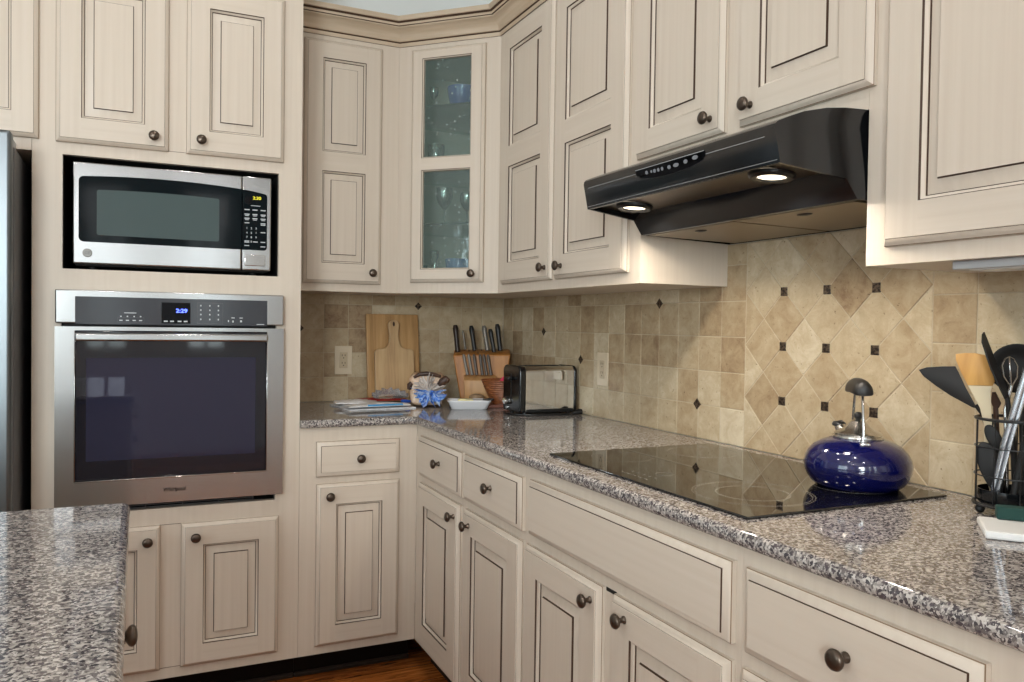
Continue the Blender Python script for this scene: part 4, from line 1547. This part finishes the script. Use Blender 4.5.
def rrect(hx, hy, r, n=5):
    return arc(hx - r, hy - r, r, 0, pi / 2, n) + arc(-hx + r, hy - r, r, pi / 2, pi, n) + arc(-hx + r, -hy + r, r, pi, 1.5 * pi, n) + arc(hx - r, -hy + r, r, 1.5 * pi, 2 * pi, n)


lv = [(.066, .036, 0), (.070, .040, .002), (.082, .050, .028), (.086, .054, .033), (.086, .054, .036), (.080, .048, .034), (.070, .040, .014), (.066, .036, .012)]
vs, fs = [], []
for hx, hy, z in lv:
    vs += [(x, y, z) for x, y in rrect(hx, hy, .018)]
n = len(vs) // len(lv)
fs = [(i * n + j, i * n + (j + 1) % n, (i + 1) * n + (j + 1) % n, (i + 1) * n + j) for i in range(len(lv) - 1) for j in range(n)]
fs += [tuple(range(n))[::-1], tuple(range((len(lv) - 1) * n, len(lv) * n))]
MB().add(vs, fs).build('dish', WHITECER, dish, smooth=50)
tag(MB().box((-.030, -.015, 0), (.030, .015, .0275), 0, .005).build('butter', BUTTER, loc=(-.362, -.444, .9278), rz=radians(-19)), 'pale stick of butter in the white dish', 'butter')
kn = thing('butter_knife', 'thin dark knife lying across the butter dish', 'knife', (-.318, -.468, .9530), radians(-15))
MB().box((-.050, -.006, -.0008), (.020, .006, .0008), 0, .0006, 1).build('blade', HANDS, kn)
MB().tube([(.018, 0, 0), (.040, 0, 0), (.062, 0, 0)], [.0035, .0050, .0042], 10).build('handle', HANDB, kn)
tag(MB().box((-.075, -.030, 0), (.075, .030, .020), 0, .006).build('stone_tray', mat('dark_stone', (58, 54, 52), .3), loc=(-.300, -.315, .9154), rz=radians(-6)), 'dark stone tray between the bread bag and knife block', 'tray')
# small ribbed metal puck on the tray
puck = MB().lathe([(.0001, 0), (.030, 0), (.032, .012), (.026, .022), (.012, .026), (.0001, .027)], seg=18, cap=False)
tag(puck.build('mesh_strainer', mat('beige_wire', (150, 124, 96), .4), loc=(-.262, -.318, .9356), smooth=0), 'small beige ribbed strainer on the dark stone tray', 'strainer')

# ------------------------------------------------------------------ bread in its bag
bg_ = thing('bread_bag', 'bagged bread loaf with blue gathered plastic near the cutting boards', 'bread', (-.468, -.282, .9155), radians(-20))
CRUST = wood('bread_crust', [(44, 28, 22), (66, 42, 30), (104, 72, 50)], (20, 20, 20))
CRUMB = wood('bread_in_plastic', [(176, 140, 110), (206, 174, 146), (226, 204, 182)], (30, 30, 30), .25)
lf = MB()
secn = arc(-.040, .030, .026, pi, 1.5 * pi, 4) + arc(.040, .030, .026, 1.5 * pi, 2 * pi, 4) + arc(.042, .098, .032, -.2, pi / 2 + .3, 6) + arc(-.042, .098, .032, pi / 2 - .3, pi + .2, 6)
lf.prism(secn, 'y', -.045, .165, 0, .014, 3, caps_only=True)
lf.build('loaf', CRUMB, bg_, smooth=60)
cr = MB()
for ctl, rr in (([(-.070, -.046, .070), (-.068, -.050, .088), (-.060, -.050, .096)], .0105), ([(-.052, -.046, .118), (-.030, -.050, .131), (.0, -.050, .134), (.030, -.050, .130), (.056, -.048, .122)], .0085),
                ([(.050, -.052, .088), (.062, -.056, .100), (.078, -.058, .112), (.084, -.056, .118)], .0165)):
    m_ = len(ctl)
    cr.tube(ctl, [rr * (.55 + .5 * sin(pi * (k + .5) / m_)) for k in range(m_)], 12)
cr.build('crust', CRUST, bg_, smooth=60)


def crinkle(rings, seg, seed, name, m, parent, amp):
    """gathered film: rings of (centre, rx, rz, y)"""
    rg = random.Random(seed)
    vs, fs = [], []
    for i, (c, rx, rz_) in enumerate(rings):
        for k in range(seg):
            q = 2 * pi * k / seg
            w_ = 1 + amp * ((-1) ** k) * (.6 + .8 * rg.random()) * min(1, i / 1.5 + .3)
            vs.append((c[0] + rx * w_ * cos(q), c[1] + rg.uniform(-.003, .003), max(c[2] + rz_ * w_ * sin(q), .0025)))
    n = len(rings)
    for i in range(n - 1):
        for k in range(seg):
            fs.append((i * seg + k, i * seg + (k + 1) % seg, (i + 1) * seg + (k + 1) % seg, (i + 1) * seg + k))
    return MB().add(vs, fs).build(name, m, parent, smooth=0)


BAGF = glassy('bag_film', (250, 249, 248), .05, .2, False, .65, (252, 244, 238))
BLUEF = mat('blue_bag_print', (52, 106, 206), .3, spec=.5)
_n = noise(BLUEF, coords(BLUEF), 60, 3, .6)
BLUEF.node_tree.links.new(ramp(BLUEF, _n.outputs[0], [(.36, (58, 104, 196)), (.48, (108, 158, 226)), (.6, (206, 218, 236))]), nodes(BLUEF)[2].inputs['Base Color'])
def fan(name, m, tip, span, length, drop, n, seed, parent, depth):
    """gathered plastic: folded sheet spreading from the tie at tip towards the counter"""
    rg = random.Random(seed)
    vs, fs = [], []
    rows = 6
    jit = [rg.uniform(-1, 1) for _ in range(n + 1)]
    ln_ = [rg.uniform(.5, 1.15) for _ in range(n + 1)]
    for r_ in range(rows + 1):
        q = r_ / rows
        for k in range(n + 1):
            a = -span / 2 + span * k / n + .11 * jit[k]
            l_ = length * q * ln_[k]
            fold = (.012 * q + .003) * (1 if k % 2 else -1) * (.6 + .6 * abs(jit[k])) + .003 * rg.uniform(-1, 1)
            vs.append((tip[0] + l_ * sin(a) + .003 * rg.uniform(-1, 1), tip[1] - depth * q + fold, max(.002, tip[2] + l_ * cos(a) * drop + .003 * rg.uniform(-1, 1))))
    for r_ in range(rows):
        for k in range(n):
            a = r_ * (n + 1) + k
            fs.append((a, a + 1, a + n + 2, a + n + 1))
    o = MB().add(vs, fs).build(name, m, parent, smooth=0)
    md_ = o.modifiers.new('film', 'SOLIDIFY')
    md_.thickness = .0008
    return o


fan('bag_film', BAGF, (.006, -.078, .064), 4.4, .070, 1.0, 40, 5, bg_, -.022)
fan('bag_tail', BLUEF, (.010, -.080, .066), 3.5, .066, -1.0, 22, 8, bg_, .040)

# ------------------------------------------------------------------ pile of bags and papers
BAGW = mat('white_bag_plastic', (206, 206, 210), .3, spec=.6)
_n = noise(BAGW, coords(BAGW, (1, 3, 1)), 26, 3, .6)
BAGW.node_tree.links.new(ramp(BAGW, _n.outputs[0], [(.35, (206, 202, 200)), (.5, (232, 232, 234)), (.66, (242, 242, 244))]), nodes(BAGW)[2].inputs['Base Color'])


def sheet(name, label, hx, hy, z, th, seed, m, loc_, rz, amp=.004, cat='bag'):
    """a limp flat packet with gently uneven thickness"""
    rg = random.Random(seed)
    nx, ny = 14, 10
    ph = [rg.uniform(0, 6) for _ in range(4)]
    tops, bots = [], []
    for j in range(ny + 1):
        for i in range(nx + 1):
            x, y = -hx + 2 * hx * i / nx, -hy + 2 * hy * j / ny
            e = min(1, 4 * min(i / nx, 1 - i / nx) + .1) * min(1, 4 * min(j / ny, 1 - j / ny) + .1)
            h = th * (.35 + .65 * e) + amp * e * (sin(26 * x + ph[0]) * sin(31 * y + ph[1]) + .5 * sin(60 * x + ph[2]) + .4 * rg.uniform(-1, 1))
            wob = .004 * sin(40 * y + ph[3]) if i in (0, nx) else 0
            tops.append((x + wob, y, max(h, .0012)))
            bots.append((x + wob, y, 0))
    n = (nx + 1) * (ny + 1)
    fs = []
    for j in range(ny):
        for i in range(nx):
            a = j * (nx + 1) + i
            fs.append((a, a + 1, a + nx + 2, a + nx + 1))
            fs.append((n + a, n + a + nx + 1, n + a + nx + 2, n + a + 1))
    for i in range(nx):
        fs.append((i, n + i, n + i + 1, i + 1))
        a = ny * (nx + 1) + i
        fs.append((a, a + 1, n + a + 1, n + a))
    for j in range(ny):
        a = j * (nx + 1)
        fs.append((a, a + nx + 1, n + a + nx + 1, n + a))
        a += nx
        fs.append((a, n + a, n + a + nx + 1, a + nx + 1))
    o = MB().add(tops + bots, fs).build(name, m, loc=loc_, rz=rz, smooth=40)
    return tag(o, label, cat)


SKYB = mat('light_blue_print', (70, 150, 206), .3)
sheet('plastic_bag', 'flat white plastic bag at the bottom of the pile by cutting boards', .135, .120, 0, .012, 2, BAGW, (-.690, -.260, .9155), radians(4))
bs = sheet('bread_bag_flat', 'white and blue printed empty bag lying at the front of the pile', .125, .045, 0, .009, 4, BAGW, (-.695, -.352, .9295), radians(6), .002)
mb = MB()
for i in range(12):
    x0, x1 = -.055 + .012 * i, -.055 + .012 * (i + 1)
    mb.add([(x0, -.0462, .0022), (x1, -.0462, .0022), (x1, -.0448, .0060), (x0, -.0448, .0060), (x0, -.040, .0085), (x1, -.040, .0085)], [(0, 1, 2, 3), (3, 2, 5, 4)])
bs2 = mb.build('blue_stripe', SKYB, bs)
sheet('paper_packet', 'pale wrinkled packet on top of the bag pile', .085, .060, 0, .009, 9, BAGW, (-.748, -.232, .9318), radians(-8), .003, 'packet')
sheet('red_packet', 'red packet under clear wrapping at the back of the pile', .100, .045, 0, .010, 12, RED, (-.628, -.170, .9330), radians(3), .003, 'packet')
cw = crinkle([((0, -.040, .006), .070, .006), ((0, -.010, .018), .062, .022), ((0, .015, .016), .055, .020), ((0, .035, .006), .050, .006)], 26, 21, 'clear_wrapper', CLEARP, None, .25)
cw.location = (-.610, -.215, .9440)
tag(cw, 'crinkled clear plastic wrapper in front of the paddle board', 'wrapper')
clip_ = MB().box((-.020, -.004, 0), (.020, .004, .010), 0, .0015).box((-.020, -.0065, .004), (.006, .0065, .013), 0, .0015)
tag(clip_.build('bag_clip', mat('blue_clip', (44, 84, 172), .35), loc=(-.553, -.270, .9285), rz=radians(10)), 'small blue bag clip beside the bread bag', 'clip')

# ------------------------------------------------------------------ glassware in the corner cabinet
def bowl(name, label, locn, r, h, m, foot=.5):
    o = MB().lathe([(.0001, 0), (r * foot, 0), (r * (foot + .18), h * .12), (r * .90, h * .5), (r, h), (r * .96, h), (r * .85, h * .52), (r * foot, h * .16), (.0001, h * .12)], seg=36, cap=False).build(name, m, loc=locn, smooth=60)
    return tag(o, label, 'bowl')


bowl('glass_bowl', 'cobalt blue glass bowl on the top glass shelf', (-.372, -.392, 2.1126), .062, .078, COBGL, .6)
bowl('glass_bowl', 'light blue fluted bowl on the floor of glass cabinet', (-.372, -.365, 1.4001), .052, .112, BLUEGL, .55)
cup = MB().lathe([(.0001, 0), (.030, 0), (.032, .010), (.034, .092), (.032, .092), (.030, .012), (.0001, .008)], seg=28, cap=False)
tag(cup.build('glass_tumbler', CLEARG, loc=(-.462, -.342, 1.8726), smooth=60), 'squat glass tumbler behind the lower edge of top pane', 'glass')


def goblet(label, locn, s=1.0):
    pr_ = [(.0001, 0), (.030, 0), (.031, .003), (.008, .008), (.0045, .016), (.0045, .062), (.010, .070), (.026, .088), (.034, .112), (.033, .150), (.0318, .150), (.0325, .113), (.024, .091), (.0001, .076)]
    o = MB().lathe([(a * s, b * s) for a, b in pr_], seg=28, cap=False).build('stemmed_glass', CLEARG, loc=locn, smooth=50)
    return tag(o, label, 'glass', 'glassware behind the glass door')


goblet('clear stemmed glass on the shelf below the middle rail', (-.420, -.330, 1.6486))
goblet('clear stemmed glass at the right of the shelf below the rail', (-.345, -.390, 1.6486), .85)
goblet('clear stemmed glass left of the cobalt bowl', (-.470, -.330, 2.1126), .55)
cs = MB().lathe([(.0001, 0), (.034, 0), (.034, .005), (.012, .012), (.008, .020), (.016, .040), (.009, .060), (.014, .080), (.008, .100), (.016, .118), (.019, .140), (.009, .145), (.0001, .138)], seg=24, cap=False)
tag(cs.build('candle_holder', CLEARG, loc=(-.458, -.330, 1.4001), smooth=50), 'clear glass candle holder left of the light blue bowl', 'candle holder')
for i, (x, y, l_) in enumerate(((-.500, -.300, 'small dark glass votive at left end of cabinet floor'), (-.310, -.440, 'small dark glass votive right of the light blue bowl'))):
    tag(MB().lathe([(.0001, 0), (.018, 0), (.022, .085), (.0205, .085), (.017, .004), (.0001, .003)], seg=20, cap=False).build('votive_cup', mat('smoky_glass', (48, 56, 54), .1), loc=(x, y, 1.4001), smooth=60), l_, 'glass')

# ------------------------------------------------------------------ utensil caddy
PC = Vector((-.085, -2.452, 0))
HV, RV = Vector((.84138, .54044, 0)), Vector((.54044, -.84138, 0))     # away from / to the right of the viewer
cd = thing('utensil_caddy', 'black wire utensil caddy on the counter right of kettle', 'caddy', (PC.x, PC.y, .9152))
RC = .060
mb = MB()


def circ(r, z, n=40):
    return [(r * cos(2 * pi * k / n), r * sin(2 * pi * k / n), z - .9152) for k in range(n)]


mb.tube(circ(RC, 1.0905), .0028, 8, closed=True)
for z in (.9360, .9870, 1.0390):
    mb.tube(circ(RC, z), .0013, 6, closed=True)
mb.tube(circ(RC + .002, .9335), .0024, 8, closed=True)
for k in range(9):
    a = 2 * pi * k / 9 + .45
    mb.tube([(RC * cos(a), RC * sin(a), .935 - .9152), (RC * cos(a), RC * sin(a), 1.0905 - .9152)], .0014, 6)
mb.build('wire_basket', BLACKP, cd, smooth=60)
for k in range(3):
    a = radians(145 + 120 * k)
    MB().ball((.052 * cos(a), .052 * sin(a), .0085), .0085, 14, 10).tube([(.052 * cos(a), .052 * sin(a), .015), ((RC + .001) * cos(a), (RC + .001) * sin(a), .0190)], .003, 8).build('foot', BLACKP, cd, smooth=60)
MB().lathe([(.0001, .0195), (.052, .0195), (.055, .0235), (.055, .046), (.0535, .046), (.0535, .025), (.0001, .0235)], seg=36, cap=False).build('drip_cup', BLACKG, cd, smooth=50)


def UP(r, z, d=0.0):
    return PC + RV * r + HV * d + Vector((0, 0, z))


MU = Matrix(((RV.x, HV.x, 0, 0), (RV.y, HV.y, 0, 0), (0, 0, 1, 0), (0, 0, 0, 1)))     # (r, depth, z) -> world axes


def uthing(name, label, base, cat='utensil'):
    return thing(name, label, cat, base, 0, 'utensils in the wire caddy')


def upoly(mb, poly, d, th, base, tiltz=0.0, mat_=0, bev=.0012):
    """flat head: polygon in (r, z), thickness th about depth d (depth changes with z by tiltz)"""
    b = MB().prism(poly, 'y', -th / 2, th / 2, 0, bev, 2, caps_only=True)
    vs = [tuple(MU @ Vector((x, y + d + tiltz * (z - 1.0), z)) + PC - Vector(base)) for x, y, z in b.v]
    return mb.add(vs, b.f, mat_)


def ustick(mb, pts, r, base, seg=10, mat_=0, sq=1.0):
    return mb.tube([UP(*p) - Vector(base) for p in pts], r, seg, mat_, sq=sq)


FL = .9415
# broad black turner
b0 = UP(-.010, FL, .020)
u = uthing('turner', 'broad black turner leaning left out of the caddy', b0)
upoly(MB(), [(-.1582, 1.174), (-.1445, 1.1794), (-.118, 1.1822), (-.0956, 1.1833), (-.0900, 1.172), (-.0790, 1.147), (-.0577, 1.1051), (-.0659, 1.1065), (-.1027, 1.1268), (-.1283, 1.1445), (-.150, 1.162)], .012, .0030, b0).build('blade', NYLON, u)
ustick(MB(), [(-.0600, 1.112, .012), (-.0480, 1.094, .012), (-.0370, 1.060, .014), (-.010, FL + .004, .018)], [.0045, .0045, .005, .006], b0).build('handle', NYLON, u, smooth=60)
# wooden spatula with a pale lower half
b0 = UP(-.026, FL, .006)
u = uthing('wooden_spatula', 'wooden spatula with tan head and pale handle in the caddy', b0)
upoly(MB(), [(-.0945, 1.2071), (-.080, 1.2095), (-.0633, 1.2099), (-.0471, 1.2067), (-.0380, 1.185), (-.0301, 1.159), (-.0335, 1.150), (-.0735, 1.1490), (-.0854, 1.1733), (-.0942, 1.1957)], .002, .0060, b0, -.03).build('head', SPATW, u)
upoly(MB(), [(-.0735, 1.1488), (-.0335, 1.1498), (-.0361, 1.1400), (-.0356, 1.1234), (-.0330, 1.077), (-.0300, 1.000), (-.0200, FL + .003), (-.0320, FL + .003), (-.0440, 1.000), (-.0458, 1.076), (-.0529, 1.1073)], .002, .0060, b0, -.03).build('handle', SPATP, u)
# narrow black turner seen almost edge on
b0 = UP(.008, FL, -.012)
u = uthing('turner', 'narrow black turner seen edge-on crossing the ladle', b0)
mb = MB()
pts = [Vector((-.0505, 1.2440)), Vector((-.0100, 1.1310))]
vs = []
for p, hw, dd in ((Vector((-.0515, 1.2470)), .0008, .010), (Vector((-.0490, 1.2330)), .0034, .018), (Vector((-.0330, 1.1850)), .0046, .022), (Vector((-.0180, 1.1480)), .0040, .018), (Vector((-.0115, 1.1300)), .0026, .008)):
    vs += [MU @ Vector((p.x - hw, -.022 - dd, p.y - .002)) + PC - Vector(b0), MU @ Vector((p.x + hw, -.022 + dd, p.y + .002)) + PC - Vector(b0),
           MU @ Vector((p.x + hw + .002, -.022 + dd, p.y + .003)) + PC - Vector(b0), MU @ Vector((p.x - hw + .002, -.022 - dd, p.y - .001)) + PC - Vector(b0)]
fs = [(i * 4 + k, i * 4 + (k + 1) % 4, i * 4 + 4 + (k + 1) % 4, i * 4 + 4 + k) for i in range(4) for k in range(4)] + [(0, 1, 2, 3), (16, 17, 18, 19)]
mb.add(vs, fs).build('blade', NYLON, u)
ustick(MB(), [(-.0105, 1.132, -.022), (.0, 1.06, -.018), (.008, FL + .004, -.012)], [.0042, .005, .006], b0).build('handle', NYLON, u, smooth=60)
# big round ladle
b0 = UP(.022, FL, .026)
u = uthing('ladle', 'big round black ladle at the back of the caddy', b0)
mb = MB()
Ml = Matrix.Translation(UP(.004, 1.182, .030) - Vector(b0)) @ MU @ Matrix.Rotation(radians(78), 4, 'X')
mb.lathe([(.0001, -.020), (.020, -.018), (.036, -.010), (.0455, .004), (.0465, .006), (.0440, .006), (.0345, -.007), (.019, -.0155), (.0001, -.0172)], seg=36, cap=False, M=Ml).build('bowl', NYLON, u, smooth=60)
ustick(MB(), [(.010, 1.138, .030), (.015, 1.07, .030), (.022, FL + .004, .026)], [.006, .0055, .006], b0).build('handle', NYLON, u, smooth=60)
# whisk / tongs wires
b0 = UP(-.006, FL, -.004)
u = uthing('whisk', 'small steel wire whisk in front of the ladle', b0)
mb = MB()
for dx, dd in ((-.0095, 0), (.0095, 0), (0, -.009), (0, .009)):
    ustick(mb, [(-.0045, 1.148, .0), (-.006 + dx * 1.1, 1.168, dd * 1.1), (-.0075 + dx * 1.25, 1.188, dd * 1.25), (-.0085 + dx * .7, 1.2010, dd * .7), (-.0085, 1.2045, 0)], .0014, b0, 6)
mb.build('wires', CHROME, u, smooth=60)
ustick(MB(), [(-.0040, 1.152, 0), (-.0125, 1.108, -.002), (-.006, FL + .004, -.004)], [.0034, .0036, .0036], b0).build('handle', CHROME, u, smooth=60)
# bright steel handle
b0 = UP(-.030, FL, -.030)
u = uthing('steel_tongs', 'bright steel tongs slanting up to the right of caddy', b0)
mb = MB()
ustick(mb, [(-.0300, FL + .008, -.032), (-.0140, 1.047, -.040), (.0180, 1.186, -.046)], [.0045, .0052, .0062], b0, 12, sq=.6)
ustick(mb, [(-.0230, FL + .008, -.032), (-.0050, 1.047, -.039), (.0235, 1.182, -.044)], [.0045, .0052, .0062], b0, 12, sq=.6)
mb.build('arm', mat('polished_steel', (196, 200, 206), .22, .95), u, smooth=60)
# spoons with the heads down inside the caddy
for (cr_, cz_, la, sa, tx_, tz_), d, lab in (((-.0330, .9990, .0490, .0180, .28, -.96), -.0170, 'large black nylon spoon head down at the front of caddy'),
                                            ((-.0260, 1.0480, .0330, .0115, .45, -.89), -.0080, 'small black nylon spoon head tucked behind the large one')):
    b0 = UP(-.020, FL, d)
    u = uthing('nylon_spoon', lab, b0)
    poly = []
    for k in range(28):
        q = 2 * pi * k / 28
        a_, b_ = la * cos(q), sa * sin(q) * (1 - .25 * cos(q))
        poly.append((cr_ + tx_ * a_ - tz_ * b_, cz_ + tz_ * a_ + tx_ * b_))
    upoly(MB(), poly, d, .005, b0, 0, 0, .0018).build('spoon_head', NYLON, u, smooth=50)
    ustick(MB(), [(cr_ + tx_ * la * .9, cz_ + tz_ * la * .9, d), ((cr_ + tx_ * la - .020) / 2, (cz_ + tz_ * la + FL) / 2, d), (-.019, FL + .004, d)], [.0045, .0045, .0045], b0).build('handle', NYLON, u, smooth=60)
# dark wooden spoon tip and black handled tools at the right edge
b0 = UP(-.018, FL, .036)
u = uthing('dark_wooden_spoon', 'dark brown wooden spoon between spatula and ladle', b0)
upoly(MB(), [(-.0350, 1.1360), (-.0290, 1.1370), (-.0196, 1.1160), (-.0230, 1.1070), (-.0310, 1.1040), (-.0370, 1.1180)], .030, .008, b0, 0, 0, .003).build('spoon_head', BROWNW, u)
ustick(MB(), [(-.0285, 1.108, .030), (-.024, 1.04, .032), (-.018, FL + .004, .034)], .0045, b0).build('handle', BROWNW, u, smooth=60)
for (r0, r1, zz, d), lab, m in (((.0030, .0200, 1.0650, -.040), 'black ribbed handle slanting right at the front of caddy', NYLON), ((.016, .034, 1.130, .006), 'black handled tool rising behind the steel tongs', NYLON), ((.030, .040, 1.075, -.012), 'short black handled tool at right photo edge', BLACKP)):
    b0 = UP(r0, FL, d)
    u = uthing('kitchen_tool', lab, b0)
    mb = MB()
    pts, rs = [], []
    for k in range(14):
        q = k / 13
        pts.append((r0 + (r1 - r0) * q, FL + .006 + (zz - FL - .006) * q, d))
        rs.append(.0066 + (.0010 if k % 2 else 0) - .001 * q)
    ustick(mb, pts, rs, b0, 12).build('handle', m, u, smooth=60)
    ustick(MB(), [(r1, zz - .002, d), (r1 + (r1 - r0) * .25, zz + .020, d)], [.004, .0035], b0).build('shank', CHROME, u, smooth=60)

# white board and sponge in front of the caddy
ang = math.atan2(-.76, .65)
e1, e2 = Vector((.76, .65, 0)), Vector((.65, -.76, 0))
FLc = Vector((-.3003, -2.5495, .9154))
ctr = FLc + e1 * .058 + e2 * .110
wb = MB().box((-.110, -.058, 0), (.110, .058, .0135), 0, .004, 2).build('white_board', WHITEPL, loc=ctr, rz=ang)
tag(wb, 'white plastic cutting board flat on the counter in front of caddy', 'board')
sc = FLc + e1 * .098 + e2 * .028 + e2 * .045 + e1 * .012 + Vector((0, 0, .0138))
sg = MB().box((-.045, -.012, 0), (.045, .014, .022), 0, .003, 2).build('sponge', TEAL, loc=sc, rz=ang)
tag(sg, 'dark teal sponge lying on the white board', 'sponge')
